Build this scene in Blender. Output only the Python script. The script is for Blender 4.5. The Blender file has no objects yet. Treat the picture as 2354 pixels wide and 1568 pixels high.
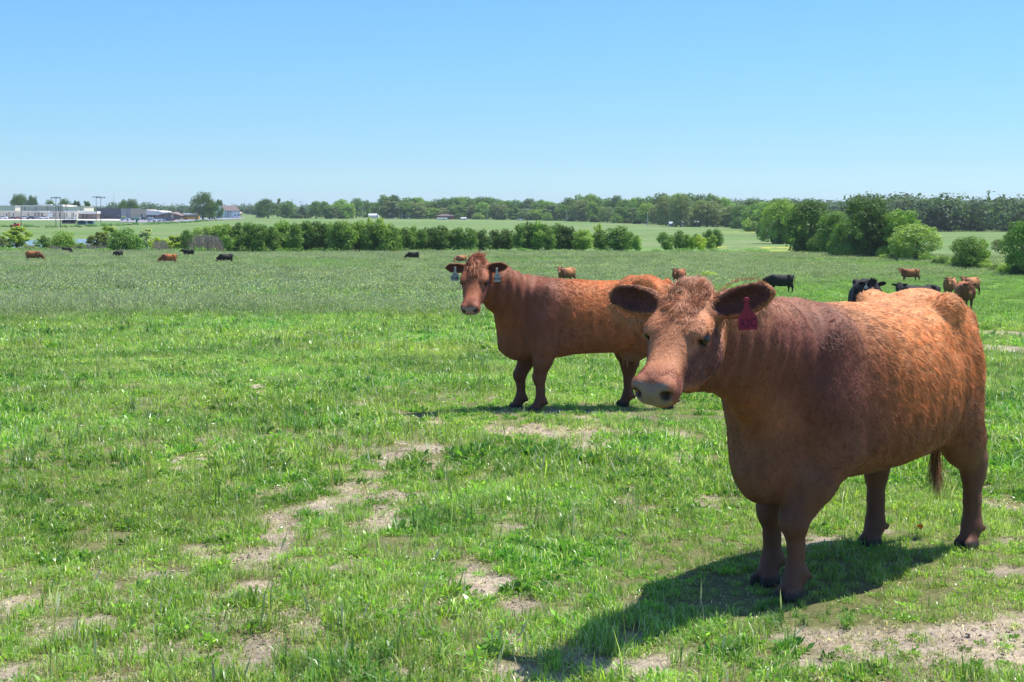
import bpy, bmesh, math, random
import numpy as np
from mathutils import Vector, Matrix, Euler

# ---------------------------------------------------------------- camera, sky, sun
SC = bpy.context.scene
COL = SC.collection
FPX = 3268.0                      # focal length in pixels of a 2353 px wide picture
CAM_H = 1.72
HOR = 484.0
cd = bpy.data.cameras.new("camera")
cam = bpy.data.objects.new("camera", cd)
COL.objects.link(cam)
cam.location = (0, 0, CAM_H)
cam.rotation_euler = (math.radians(90), 0, 0)
cd.sensor_width = 36.0
cd.lens = 36.0 * FPX / 2353.0
cd.shift_y = -(784.5 - HOR) / 2353.0
cd.clip_start = 0.1
cd.clip_end = 20000
SC.camera = cam

SUN = Vector((0.37, 0.17, 0.918)).normalized()
SUN_EL = math.asin(SUN.z)
SUN_AZ = math.atan2(SUN.x, SUN.y)
w = bpy.data.worlds.new("World")
SC.world = w
w.use_nodes = True
nt = w.node_tree
nt.nodes.clear()
wo = nt.nodes.new("ShaderNodeOutputWorld")
bg = nt.nodes.new("ShaderNodeBackground")
sk = nt.nodes.new("ShaderNodeTexSky")
sk.sky_type = 'NISHITA'
sk.sun_disc = False
sk.sun_elevation = SUN_EL
sk.sun_rotation = SUN_AZ
sk.altitude = 300
sk.air_density = 1.0
sk.dust_density = 0.4
sk.ozone_density = 1.6
bg.inputs['Strength'].default_value = 0.14
# a clear May sky: a touch more blue with height than the model gives
tc = nt.nodes.new("ShaderNodeTexCoord")
sp = nt.nodes.new("ShaderNodeSeparateXYZ")
rp = nt.nodes.new("ShaderNodeValToRGB")
mx = nt.nodes.new("ShaderNodeMix"); mx.data_type = 'RGBA'; mx.blend_type = 'MULTIPLY'
mx.inputs[0].default_value = 1.0
nt.links.new(tc.outputs['Generated'], sp.inputs[0])
nt.links.new(sp.outputs[2], rp.inputs[0])
cr = rp.color_ramp
SKYG = [(0.0, (.425, .635, .90)), (.018, (.405, .615, .885)), (.0356, (.365, .557, .80)), (.0636, (.352, .548, .745)), (.155, (.355, .595, .84)), (.5, (.75, .92, 1.12))]
cr.elements[0].position = SKYG[0][0]; cr.elements[0].color = (*SKYG[0][1], 1)
cr.elements[1].position = SKYG[-1][0]; cr.elements[1].color = (*SKYG[-1][1], 1)
for p_, c_ in SKYG[1:-1]:
    e = cr.elements.new(p_); e.color = (*c_, 1)
nt.links.new(sk.outputs[0], mx.inputs[6])
nt.links.new(rp.outputs[0], mx.inputs[7])
nt.links.new(mx.outputs[2], bg.inputs['Color'])
nt.links.new(bg.outputs[0], wo.inputs['Surface'])

sl = bpy.data.lights.new("sun", 'SUN')
so = bpy.data.objects.new("sun", sl)
COL.objects.link(so)
sl.energy = 5.0
sl.angle = math.radians(0.55)
sl.color = (1.0, 0.955, 0.89)
so.rotation_euler = (-SUN).to_track_quat('-Z', 'Y').to_euler()
so.location = (0, 0, 50)

SC.view_settings.view_transform = 'Standard'
SC.view_settings.look = 'None'
SC.view_settings.gamma = 1.0
SC.view_settings.exposure = 0.6
SC.view_settings.use_curve_mapping = False
SC.cycles.max_bounces = 6
SC.cycles.diffuse_bounces = 3
SC.cycles.glossy_bounces = 2
SC.cycles.transmission_bounces = 4
SC.cycles.transparent_max_bounces = 8
SC.cycles.caustics_reflective = False
SC.cycles.caustics_refractive = False
SC.cycles_curves.shape = 'RIBBONS'
SC.render.hair_type = 'STRAND'
SC.cycles.use_denoising = True
try:
    SC.cycles.denoiser = 'OPENIMAGEDENOISE'
    SC.cycles.denoising_prefilter = 'ACCURATE'
except Exception:
    pass

# ---------------------------------------------------------------- helpers
np.seterr(all="ignore")
RNG = np.random.default_rng(7)
random.seed(7)
ONLY = ''


def hash01(ix, iy, iz, seed):
    n = (ix.astype(np.int64) * 374761393 + iy.astype(np.int64) * 668265263
         + iz.astype(np.int64) * 2147483647 + seed * 1274126177) & 0xffffffff
    n = ((n ^ (n >> 13)) * 1274126177) & 0xffffffff
    n = ((n ^ (n >> 16)) * 2246822519) & 0xffffffff
    return ((n ^ (n >> 15)) & 0xffffff) / float(0xffffff)


def vnoise(p, seed=0):
    """value noise in [0,1] at points p (..., 2 or 3)"""
    p = np.asarray(p, float)
    if p.shape[-1] == 2:
        p = np.concatenate([p, np.zeros(p.shape[:-1] + (1,))], -1)
    i = np.floor(p)
    f = p - i
    f = f * f * (3 - 2 * f)
    i = i.astype(np.int64)
    r = 0
    for dx in (0, 1):
        wx = f[..., 0] if dx else 1 - f[..., 0]
        for dy in (0, 1):
            wy = f[..., 1] if dy else 1 - f[..., 1]
            for dz in (0, 1):
                wz = f[..., 2] if dz else 1 - f[..., 2]
                r = r + wx * wy * wz * hash01(i[..., 0] + dx, i[..., 1] + dy, i[..., 2] + dz, seed)
    return r


def fbm(p, oct=4, seed=0, gain=0.5):
    p = np.asarray(p, float)
    a, s, t = 1.0, 0.0, 0.0
    for k in range(oct):
        s = s + a * vnoise(p * (2.03 ** k), seed + 17 * k)
        t += a
        a *= gain
    return s / t


def sstep(a, b, x):
    t = np.clip((x - a) / (b - a), 0, 1)
    return t * t * (3 - 2 * t)


def px(u, v, z=None, d=None):
    """the point seen at pixel (u,v) of the 2353 px wide picture at distance d"""
    return ((u - 1176.5) / FPX * d, d, CAM_H - (v - HOR) / FPX * d)


def tag(o, label=None, cat=None, group=None, kind=None):
    if label: o['label'] = label
    if cat: o['category'] = cat
    if group: o['group'] = group
    if kind: o['kind'] = kind
    return o


def thing(name, label, cat, loc=(0, 0, 0), rz=0.0, group=None):
    o = bpy.data.objects.new(name, None)
    COL.objects.link(o)
    o.empty_display_size = 0.3
    o.location = loc
    o.rotation_euler = (0, 0, rz)
    return tag(o, label, cat, group)


def mesh_np(name, verts, faces, smooth=False):
    """mesh from numpy arrays; faces (n,3) or (n,4)"""
    me = bpy.data.meshes.new(name)
    verts = np.ascontiguousarray(verts, np.float32)
    faces = np.ascontiguousarray(faces, np.int32)
    n, k = faces.shape
    me.vertices.add(len(verts))
    me.vertices.foreach_set('co', verts.ravel())
    me.loops.add(n * k)
    me.loops.foreach_set('vertex_index', faces.ravel())
    me.polygons.add(n)
    me.polygons.foreach_set('loop_start', np.arange(0, n * k, k, dtype=np.int32))
    if smooth:
        me.polygons.foreach_set('use_smooth', np.ones(n, bool))
    me.update(calc_edges=True)
    me.validate()
    return me


def vcol(me, name, rgb):
    a = me.color_attributes.new(name, 'FLOAT_COLOR', 'POINT')
    c = np.ones((len(rgb), 4), np.float32)
    c[:, :3] = rgb
    a.data.foreach_set('color', c.ravel())


def link(name, me, m=None, parent=None, loc=None):
    o = bpy.data.objects.new(name, me)
    COL.objects.link(o)
    if m is not None:
        for mm in (m if isinstance(m, (list, tuple)) else [m]):
            me.materials.append(mm)
    if parent is not None: o.parent = parent
    if loc is not None: o.location = loc
    return o


def lin(r, g, b):
    f = lambda c: (c / 255 / 12.92) if c / 255 <= 0.04045 else ((c / 255 + 0.055) / 1.055) ** 2.4
    return (f(r), f(g), f(b))


def mat(name, color=(0.5, 0.5, 0.5), rough=0.8, spec=0.3, metal=0.0, noise=0.0, nscale=5.0, bump=0.0, bscale=30.0,
        attr=None, sub=None, tint=False, coord='Object'):
    m = bpy.data.materials.new(name)
    m.use_nodes = True
    t = m.node_tree
    b = t.nodes['Principled BSDF']
    b.inputs['Roughness'].default_value = rough
    b.inputs['Specular IOR Level'].default_value = spec
    b.inputs['Metallic'].default_value = metal
    col = None
    if attr:
        a = t.nodes.new('ShaderNodeAttribute'); a.attribute_name = attr
        col = a.outputs['Color']
    else:
        r = t.nodes.new('ShaderNodeRGB'); r.outputs[0].default_value = (*color[:3], 1)
        col = r.outputs[0]
    if tint:
        oi = t.nodes.new('ShaderNodeObjectInfo')
        x = t.nodes.new('ShaderNodeMix'); x.data_type = 'RGBA'; x.blend_type = 'MULTIPLY'; x.inputs[0].default_value = 1
        t.links.new(col, x.inputs[6]); t.links.new(oi.outputs['Color'], x.inputs[7]); col = x.outputs[2]
    co = t.nodes.new('ShaderNodeTexCoord')
    if noise:
        nz = t.nodes.new('ShaderNodeTexNoise'); nz.inputs['Scale'].default_value = nscale; nz.inputs['Detail'].default_value = 6
        t.links.new(co.outputs[coord], nz.inputs['Vector'])
        mr = t.nodes.new('ShaderNodeMapRange'); mr.inputs[1].default_value = 0.3; mr.inputs[2].default_value = 0.7
        mr.inputs[3].default_value = 1 - noise; mr.inputs[4].default_value = 1 + noise
        t.links.new(nz.outputs[0], mr.inputs[0])
        x = t.nodes.new('ShaderNodeMix'); x.data_type = 'RGBA'; x.blend_type = 'MULTIPLY'; x.inputs[0].default_value = 1
        t.links.new(col, x.inputs[6]); t.links.new(mr.outputs[0], x.inputs[7]); col = x.outputs[2]
    if bump:
        nz = t.nodes.new('ShaderNodeTexNoise'); nz.inputs['Scale'].default_value = bscale; nz.inputs['Detail'].default_value = 8
        t.links.new(co.outputs[coord], nz.inputs['Vector'])
        bp = t.nodes.new('ShaderNodeBump'); bp.inputs['Strength'].default_value = bump; bp.inputs['Distance'].default_value = 0.05
        t.links.new(nz.outputs[0], bp.inputs['Height']); t.links.new(bp.outputs[0], b.inputs['Normal'])
    t.links.new(col, b.inputs['Base Color'])
    return m


# ---------------------------------------------------------------- terrain
# height of the ground as a function of direction (k = x/y) and distance
T_D = np.array([0.5, 4, 8, 14, 20, 30, 42, 55, 72, 90, 110, 130, 160, 185, 210, 235, 300, 450, 600, 770, 1000, 1500, 3000, 9000])
def zof(v, d): return CAM_H - (v - HOR) * d / FPX
def row(near, v):
    far = [zof(a, b) for a, b in zip(v, T_D[14:-1])]
    return np.array(near + far + [far[-1] * 2.2])
T_K = np.array([-0.62, -0.36, -0.2, 0.0, 0.16, 0.28, 0.36, 0.62])
NEAR_C = [0, 0, 0, -.19, -.48, -1.05, -1.68, -2.25, -2.95, -3.5, -4.0, -4.4, -4.75, -4.9]
NEAR_L = [0, 0, 0, -.17, -.43, -.95, -1.5, -1.98, -2.55, -3.0, -3.4, -3.7, -4.05, -4.4]
NEAR_R = [0, 0, 0, -.21, -.52, -1.12, -1.85, -2.55, -3.35, -4.05, -4.8, -5.3, -5.55, -5.6]
#           210  235  300  450  600  770  1000 1500 3000
T_Z = np.stack([
    row(NEAR_L, [584, 577, 558, 532, 518, 506, 499, 493, 487.5]),
    row(NEAR_L, [584, 577, 558, 532, 518, 506, 499, 493, 487.5]),
    row(NEAR_L, [586, 578, 560, 534, 520, 508, 500, 493, 487.5]),
    row(NEAR_C, [588, 580, 562, 539, 526, 516, 505, 493, 486.5]),
    row(NEAR_C, [590, 582, 564, 543, 529, 519, 507, 493, 486]),
    row(NEAR_R, [597, 588, 570, 545, 531, 520, 509, 491, 482]),
    row(NEAR_R, [598, 590, 570, 545, 530, 519, 507, 481, 474]),
    row(NEAR_R, [598, 590, 570, 545, 530, 519, 507, 481, 474]),
])
_LD = np.linspace(math.log(0.5), math.log(9000), 700)
_tab = np.stack([np.interp(_LD, np.log(T_D), r) for r in T_Z])
_kern = np.exp(-0.5 * (np.arange(-24, 25) / 8.0) ** 2); _kern /= _kern.sum()
_tab = np.stack([np.convolve(np.pad(r, 24, mode='edge'), _kern, 'valid') for r in _tab])
_KK = np.linspace(-0.62, 0.62, 125)
_tab2 = np.stack([np.interp(_KK, T_K, _tab[:, j]) for j in range(_tab.shape[1])], 1)
_k2 = np.exp(-0.5 * (np.arange(-10, 11) / 4.0) ** 2); _k2 /= _k2.sum()
_tab2 = np.stack([np.convolve(np.pad(_tab2[:, j], 10, mode='edge'), _k2, 'valid') for j in range(_tab2.shape[1])], 1)


def ground_base(x, y):
    x = np.asarray(x, float); y = np.asarray(y, float)
    r = np.hypot(x, y)
    az = np.arctan2(x, y)
    lim = math.atan(0.62)
    # behind the camera the ground mirrors the near field
    azc = np.clip(np.where(np.abs(az) > math.pi / 2, np.sign(az) * math.pi - az, az), -lim, lim)
    k = np.tan(azc)
    d = np.maximum(r * np.cos(azc), 0.5)
    fi = np.clip((np.log(d) - _LD[0]) / (_LD[1] - _LD[0]), 0, len(_LD) - 1.001)
    fk = np.clip((k + 0.62) / (_KK[1] - _KK[0]), 0, len(_KK) - 1.001)
    i = fi.astype(int); a = fi - i
    j = fk.astype(int); b = fk - j
    z = ((_tab2[j, i] * (1 - a) + _tab2[j, i + 1] * a) * (1 - b) + (_tab2[j + 1, i] * (1 - a) + _tab2[j + 1, i + 1] * a) * b)
    return z


def ground(x, y):
    x = np.asarray(x, float); y = np.asarray(y, float)
    z = ground_base(x, y)
    d = np.hypot(x, y)
    if x.ndim and x.size > 50:
        nz = d < 300
        out = z.copy()
        out[nz] = _relief(x[nz], y[nz], z[nz], d[nz])
        return out
    return _relief(x, y, z, d)


def _relief(x, y, z, d):
    w0 = sstep(0, 12, d) * (1 - sstep(150, 300, d))
    z = z + w0 * 0.10 * (fbm(np.stack([x, y], -1) * 0.09, 3, 5) - 0.5)
    z = z + 0.02 * (fbm(np.stack([x, y], -1) * 1.3, 3, 9) - 0.5) * (1 - sstep(30, 60, d))
    return z


def on_ground(u, d, dz=0.0):
    x = (u - 1176.5) / FPX * d
    return (x, d, float(ground(x, d)) + dz)

# ---------------------------------------------------------------- animals: a body is one surface grown from smoothly merged volumes
def unit(v):
    v = np.asarray(v, float)
    return v / np.linalg.norm(v)


def hermite(xs, ys, n=120):
    xs = np.asarray(xs, float); ys = np.asarray(ys, float)
    m = np.gradient(ys, xs)
    X = np.linspace(xs[0], xs[-1], n)
    i = np.clip(np.searchsorted(xs, X) - 1, 0, len(xs) - 2)
    h = xs[i + 1] - xs[i]; t = (X - xs[i]) / h
    Y = ((1 + 2 * t) * (1 - t) ** 2 * ys[i] + t * (1 - t) ** 2 * h * m[i] + t * t * (3 - 2 * t) * ys[i + 1] + t * t * (t - 1) * h * m[i + 1])
    return X, Y


class Ell:
    def __init__(s, c, r, R=None, k=0.03, op='+', g='body'):
        s.c = np.asarray(c, float); s.r = np.asarray(r, float); s.R = np.eye(3) if R is None else np.asarray(R, float)
        s.k = k; s.op = op; s.g = g
        e = np.abs(s.R) @ s.r
        s.lo, s.hi = s.c - e, s.c + e
    def d(s, P):
        q = (P - s.c) @ s.R
        k0 = np.sqrt(((q / s.r) ** 2).sum(-1)) + 1e-9
        k1 = np.sqrt(((q / s.r ** 2) ** 2).sum(-1)) + 1e-9
        return k0 * (k0 - 1) / k1


class Chain:
    """tapered limb through points; ra lateral radius, rb radius in the other direction"""
    def __init__(s, pts, ra, rb=None, lat=(0, 1, 0), k=0.03, g='leg', op='+', ks=0.02):
        s.p = np.asarray(pts, float); s.ra = np.asarray(ra, float); s.rb = s.ra if rb is None else np.asarray(rb, float)
        s.lat = unit(lat); s.k = k; s.g = g; s.op = op; s.ks = ks
        m = np.maximum(s.ra, s.rb)[:, None]
        s.lo, s.hi = (s.p - m).min(0), (s.p + m).max(0)
    def d(s, P):
        out = None
        for i in range(len(s.p) - 1):
            a, b = s.p[i], s.p[i + 1]
            ab = b - a; L2 = ab @ ab
            v = P - a
            t = np.clip((v @ ab) / L2, 0, 1)
            w = v - t[..., None] * ab
            y = w @ s.lat
            rest2 = np.maximum((w * w).sum(-1) - y * y, 0)
            ra = s.ra[i] + (s.ra[i + 1] - s.ra[i]) * t
            rb = s.rb[i] + (s.rb[i + 1] - s.rb[i]) * t
            dd = (np.sqrt((y / ra) ** 2 + rest2 / rb ** 2) - 1) * np.minimum(ra, rb)
            out = dd if out is None else smin(out, dd, s.ks)
        return out


class Loft:
    """body of varying cross-section along local x: stations (x, top, bottom, halfwidth, z of the widest point)"""
    def __init__(s, st, o=(0, 0, 0), R=None, n=2.3, k=0.05, g='body', bend=None):
        st = np.asarray(st, float)
        s.x, s.top = hermite(st[:, 0], st[:, 1]); _, s.bot = hermite(st[:, 0], st[:, 2])
        _, s.w = hermite(st[:, 0], st[:, 3]); _, s.zc = hermite(st[:, 0], st[:, 4])
        s.w = np.maximum(s.w, 0.01)
        s.o = np.asarray(o, float); s.R = np.eye(3) if R is None else np.asarray(R, float); s.n = n
        s.k = k; s.g = g; s.op = '+'; s.bend = bend
        X = np.array([[x, y, z] for x in (st[0, 0], st[-1, 0]) for y in (-st[:, 3].max(), st[:, 3].max()) for z in (st[:, 2].min(), st[:, 1].max())])
        Wd = X @ s.R.T + s.o
        s.lo, s.hi = Wd.min(0), Wd.max(0)
    def d(s, P):
        q = (P - s.o) @ s.R
        x = q[..., 0]
        xc = np.clip(x, s.x[0], s.x[-1])
        top = np.interp(xc, s.x, s.top); bot = np.interp(xc, s.x, s.bot)
        w = np.interp(xc, s.x, s.w); zc = np.interp(xc, s.x, s.zc)
        zc = np.clip(zc, bot + 0.005, top - 0.005)
        z = q[..., 2] - zc
        h = np.where(z > 0, top - zc, zc - bot)
        h = np.maximum(h, 0.008)
        rho = ((np.abs(q[..., 1]) / w) ** s.n + (np.abs(z) / h) ** s.n) ** (1 / s.n)
        f = (rho - 1) * np.minimum(w, h)
        dx = x - xc
        f = np.where(np.abs(dx) > 0, np.hypot(np.maximum(f, 0), dx), f)
        return np.maximum(f, np.abs(x - (s.x[0] + s.x[-1]) / 2) - (s.x[-1] - s.x[0]) / 2)


def smin(a, b, k):
    if k <= 0: return np.minimum(a, b)
    h = np.clip(0.5 + 0.5 * (b - a) / k, 0, 1)
    return b * (1 - h) + a * h - k * h * (1 - h)


def smax(a, b, k): return -smin(-a, -b, k)


def polygonize(prims, h):
    lo = np.min([p.lo for p in prims if p.op == '+'], 0) - 3 * h - 0.02
    hi = np.max([p.hi for p in prims if p.op == '+'], 0) + 3 * h + 0.02
    n = np.ceil((hi - lo) / h).astype(int) + 1
    F = np.full(n, 0.5, np.float32)
    ax = [lo[i] + h * np.arange(n[i]) for i in range(3)]
    for p in prims:
        m = p.k + 2.5 * h + 0.01
        a = np.clip(np.floor((p.lo - m - lo) / h).astype(int), 0, n - 1)
        b = np.clip(np.ceil((p.hi + m - lo) / h).astype(int) + 1, 1, n)
        for x0 in range(a[0], b[0], 48):          # slabs keep memory low
            x1 = min(x0 + 48, b[0])
            G = np.stack(np.meshgrid(ax[0][x0:x1], ax[1][a[1]:b[1]], ax[2][a[2]:b[2]], indexing='ij'), -1)
            d = p.d(G)
            S = F[x0:x1, a[1]:b[1], a[2]:b[2]]
            S[...] = smin(S, d, p.k) if p.op == '+' else smax(S, -d, p.k)
    # surface nets
    s = F < 0
    c0 = s[:-1, :-1, :-1].astype(np.int8)
    tot = np.zeros_like(c0)
    for i in (0, 1):
        for j in (0, 1):
            for k in (0, 1):
                tot += s[i:n[0] - 1 + i, j:n[1] - 1 + j, k:n[2] - 1 + k]
    act = (tot > 0) & (tot < 8)
    I = np.argwhere(act)
    idx = np.full(act.shape, -1, np.int64); idx[act] = np.arange(len(I))
    acc = np.zeros((len(I), 3)); cnt = np.zeros(len(I))
    cor = [(i, j, k) for i in (0, 1) for j in (0, 1) for k in (0, 1)]
    val = {c: F[I[:, 0] + c[0], I[:, 1] + c[1], I[:, 2] + c[2]].astype(float) for c in cor}
    for c in cor:
        for a in range(3):
            if c[a] == 0:
                e = list(c); e[a] = 1; e = tuple(e)
                v0, v1 = val[c], val[e]
                m = (v0 < 0) != (v1 < 0)
                t = np.where(m, v0 / np.where(m, v0 - v1, 1), 0)
                p0 = np.array(c, float)[None].repeat(len(I), 0)
                p0[:, a] += t
                acc[m] += p0[m]; cnt[m] += 1
    V = lo + h * (I + acc / cnt[:, None])
    Q = []
    for a in range(3):
        b, c = (a + 1) % 3, (a + 2) % 3
        sl0 = [slice(None)] * 3; sl1 = [slice(None)] * 3
        sl0[a] = slice(0, n[a] - 1); sl1[a] = slice(1, n[a])
        ch = s[tuple(sl0)] != s[tuple(sl1)]
        E = np.argwhere(ch)
        E = E[(E[:, b] > 0) & (E[:, c] > 0) & (E[:, b] < n[b] - 1) & (E[:, c] < n[c] - 1)]
        up = s[E[:, 0], E[:, 1], E[:, 2]]
        def cell(db, dc):
            e = E.copy(); e[:, b] -= db; e[:, c] -= dc
            return idx[e[:, 0], e[:, 1], e[:, 2]]
        q = np.stack([cell(1, 1), cell(0, 1), cell(0, 0), cell(1, 0)], 1)
        q[~up] = q[~up][:, ::-1]
        Q.append(q)
    Q = np.concatenate(Q)
    return V, Q[(Q >= 0).all(1)]


def head_frame(yaw, pitch, roll):
    cy, sy, cp, sp_ = math.cos(yaw), math.sin(yaw), math.cos(pitch), math.sin(pitch)
    X = np.array([cp * cy, cp * sy, -sp_]); Y = np.array([-sy, cy, 0.0]); Z = np.cross(X, Y)
    cr_, sr = math.cos(roll), math.sin(roll)
    Y2 = cr_ * Y + sr * Z; Z2 = -sr * Y + cr_ * Z
    return np.stack([X, Y2, Z2], 1)          # columns


POSE = dict(
    fl=(0.55, 0.17), fr=(0.63, -0.17), rl=(-0.74, 0.19), rr=(-0.62, -0.19),
    poll=(1.28, 0.10, 1.38), yaw=0.0, pitch=1.0, roll=0.0,
    ear_l=(-0.15, 0.95, 0.10), ear_r=(-0.15, -0.95, 0.10), ear_n=(0.45, 0.0, 0.85),
    belly=0.0, udder=0.0, tuck=0.0, width=1.0, tail=0.0, neck_mid=None, hump=0.0, hs=1.0, hx=.95, hz=1.0, es=1.0, fine=True, brisket=0.0)


def cow_prims(o):
    g = dict(POSE); g.update(o)
    H = head_frame(g['yaw'], g['pitch'], g['roll'])
    poll = np.asarray(g['poll'], float)
    W = g['width']; by = g['belly']; bk = g['brisket']
    pr = []
    tk = g['tuck']
    st = [(-0.84, 1.09, 0.84, .05, 1.0), (-0.815, 1.18, 0.76, .14, 1.0), (-0.75, 1.255, 0.68, .20, .98), (-0.65, 1.305, 0.60, .245, .95),
          (-0.52, 1.305, 0.54 + tk, .30, .91), (-0.34, 1.268, 0.49 + tk * .7 - by * .5, .375 * W, .86), (-0.1, 1.262, 0.470 + tk * .15 - by, .40 * W, .82), (0.14, 1.275, 0.465 - by, .395 * W, .82),
          (0.34, 1.272, 0.475 - by * .5, .35 * W, .85), (0.50, 1.282, 0.51 - bk * .3, .27 * W, .86), (0.62, 1.25, 0.50 - bk * .9, .195 * W, .86), (0.73, 1.17, 0.50 - bk, .15 * W, .80),
          (0.83, 1.08, 0.55 - bk, .11 * W, .74), (0.89, .90, 0.60 - bk * .5, .045, .74)]
    pr.append(Loft(st, k=0.05, g='torso', n=2.25))
    # hips, pins, shoulders, thighs
    for s in (1, -1):
        pr.append(Ell((-0.50, s * .215, 1.23), (.10, .065, .075), k=.06, g='torso'))
        pr.append(Ell((-0.765, s * .13, 1.14), (.09, .075, .09), k=.08, g='torso'))
        pr.append(Ell((0.49, s * .235 * W, .98), (.14, .085, .25), k=.07, g='torso'))
        pr.append(Ell((0.53, s * .21 * W, .80), (.13, .085, .18), k=.07, g='torso'))
        pr.append(Ell((-0.60, s * .18, .88), (.19, .120, .31), k=.09, g='torso'))
        if g['fine']:
            pr.append(Ell((-0.40, s * .36, 1.10), (.10, .06, .10), k=.07, op='-', g='cut'))           # hollow before the hip
            pr.append(Ell((0.30, s * .445 * W, .86), (.05, .06, .26), k=.07, op='-', g='cut'))         # behind the elbow
            pr.append(Ell((0.43, s * .19 * W, 1.13), (.07, .07, .12), np.array([[.94, 0, .34], [0, 1, 0], [-.34, 0, .94]]), k=.07, g='torso'))
            pr.append(Ell((-0.60, s * .335, .98), (.05, .05, .20), k=.06, op='-', g='cut'))
    # neck
    nb = np.array([0.60, 0, 1.05])
    mid = (nb + poll) / 2 if g['neck_mid'] is None else np.asarray(g['neck_mid'], float)
    base = poll + H @ np.array([0.03, 0, -0.12])
    lat = np.cross(unit(base - nb), [0, 0, 1]); lat = -unit(lat)
    ndir = unit(base - nb); upn = np.cross(ndir, lat) * -1
    pr.append(Chain([nb + np.array([-.22, 0, .0]), nb, mid - np.array([0, 0, .02]), base], [.19, .19, .145, .105], [.20, .225, .175, .125], lat=lat, k=.10, g='neck', ks=.06))
    pr.append(Chain([nb + np.array([.10, 0, -.22]), mid + np.array([0, 0, -.14]), base + H @ np.array([.13, 0, -.10])], [.13, .085, .062], [.17, .135, .085], lat=lat, k=.09, g='neck', ks=.06))
    # head: stations along the face from poll to nose
    hs = np.array([g['hx'], 1, g['hz']]) * g['hs']
    es = g['es'] * g['hs']
    hd = [(-.075, .00, -.12, .045, -.05), (-.05, .022, -.16, .088, -.05), (0, .032, -.19, .118, -.06), (.06, .034, -.22, .130, -.06), (.13, .028, -.245, .132, -.06),
          (.20, .016, -.25, .124, -.07), (.26, .006, -.235, .104, -.08), (.32, .000, -.205, .086, -.08), (.37, .001, -.172, .080, -.075), (.415, .008, -.148, .082, -.065),
          (.455, .010, -.134, .088, -.06), (.49, .001, -.124, .086, -.06), (.515, -.016, -.108, .075, -.06), (.532, -.035, -.090, .050, -.065)]
    hd = np.array(hd) * np.array([hs[0], hs[2], hs[2], hs[1], hs[2]])
    pr.append(Loft(hd, o=poll, R=H, k=0.05, g='head', n=2.5))
    L = lambda x, y, z: poll + H @ (np.array([x, y, z]) * hs)
    for s in (1, -1):
        pr.append(Ell(L(.170, s * .092, .000), np.array([.055, .034, .018]) * hs, H, k=.03, g='head'))      # brow
        pr.append(Ell(L(.27, s * .074, -.095), np.array([.085, .026, .04]) * hs, H, k=.04, g='head'))       # cheek
        pr.append(Ell(L(.13, s * .088, -.165), np.array([.07, .035, .075]) * hs, H, k=.04, g='head'))        # jaw muscle
        pr.append(Ell(L(.49, s * .052, -.022), np.array([.034, .034, .03]) * hs, H, k=.02, g='head'))        # nostril wings
    pr.append(Ell(L(-.045, 0, .005), np.array([.05, .07, .025]) * hs, H, k=.04, g='head'))
    pr.append(Ell(L(.45, 0, -.122), np.array([.05, .055, .025]) * hs, H, k=.02, g='head'))                  # chin
    if g['fine']:
        for s in (1, -1):
            Rn = H @ np.stack([unit((1, s * .35, 0)), unit((-s * .35, 1, 0)), np.array([0, 0, 1.0])], 1)
            pr.append(Ell(L(.525, s * .060, -.038), np.array([.028, .019, .019]) * hs, Rn, k=.008, op='-', g='cut'))
            pr.append(Ell(L(.515, s * .080, -.05), np.array([.028, .018, .007]) * hs, Rn, k=.006, op='-', g='cut'))
            pr.append(Ell(L(.200, s * .128, -.028), np.array([.030, .020, .022]) * hs, H, k=.014, op='-', g='cut'))  # eye socket
            pr.append(Ell(L(.193, s * .120, -.006), np.array([.036, .014, .011]) * hs, H, k=.012, g='head'))       # upper lid
            pr.append(Ell(L(.207, s * .114, -.052), np.array([.032, .012, .009]) * hs, H, k=.012, g='head'))       # lower lid
            pr.append(Chain([L(.53, 0, -.100), L(.495, s * .070, -.102), L(.42, s * .088, -.098)], [.007] * 3, k=.006, op='-', g='cut', ks=.004))
    # ears: cupped
    for s, key in ((1, 'ear_l'), (-1, 'ear_r')):
        ex = H @ unit(g[key]); en = H @ unit(g.get('ear_n_' + ('l' if s > 0 else 'r'), g['ear_n']))
        en = unit(en - ex * (en @ ex)); ey = np.cross(en, ex)
        R = np.stack([ex, ey, en], 1)
        b0 = L(.035, s * .098, -.03)
        pr.append(Chain([b0 - ex * .02, b0 + ex * .06], [.036, .034], k=.03, g='ear'))
        pr.append(Ell(b0 + ex * .125 * es, np.array((.126, .058, .034)) * es, R, k=.02, g='ear'))
        pr.append(Ell(b0 + ex * .13 * es + en * .034 * es, np.array((.112, .044, .040)) * es, R, k=.010, op='-', g='earcut'))
    # front legs
    for key, s in (('fl', 1), ('fr', -1)):
        fx, fy = g[key]; sy_ = s * .20
        P = [(.50, s * .215 * W, .86), (.46, s * .225 * W, .68), ((.47 + fx) / 2, sy_ * .72 + fy * .28, .52), (fx + .01, fy, .345), (fx, fy, .22), (fx, fy, .115), (fx + .035, fy, .06)]
        pr.append(Chain(P, [.12, .098, .068, .052, .034, .044, .048], [.17, .145, .098, .060, .041, .052, .050], k=.06, g='leg'))
        pr.append(Ell((fx + .016, fy, .34), (.058, .054, .062), k=.03, g='leg'))
        pr.append(Ell((fx - .012, fy, .118), (.052, .046, .036), k=.02, g='leg'))
        for t in (1, -1):
            pr.append(Ell((fx + .055, fy + t * .028, .028), (.068, .027, .042), k=.012, g='leg'))
            pr.append(Ell((fx - .055, fy + t * .03, .10), (.018, .014, .018), k=.012, g='leg'))
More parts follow.
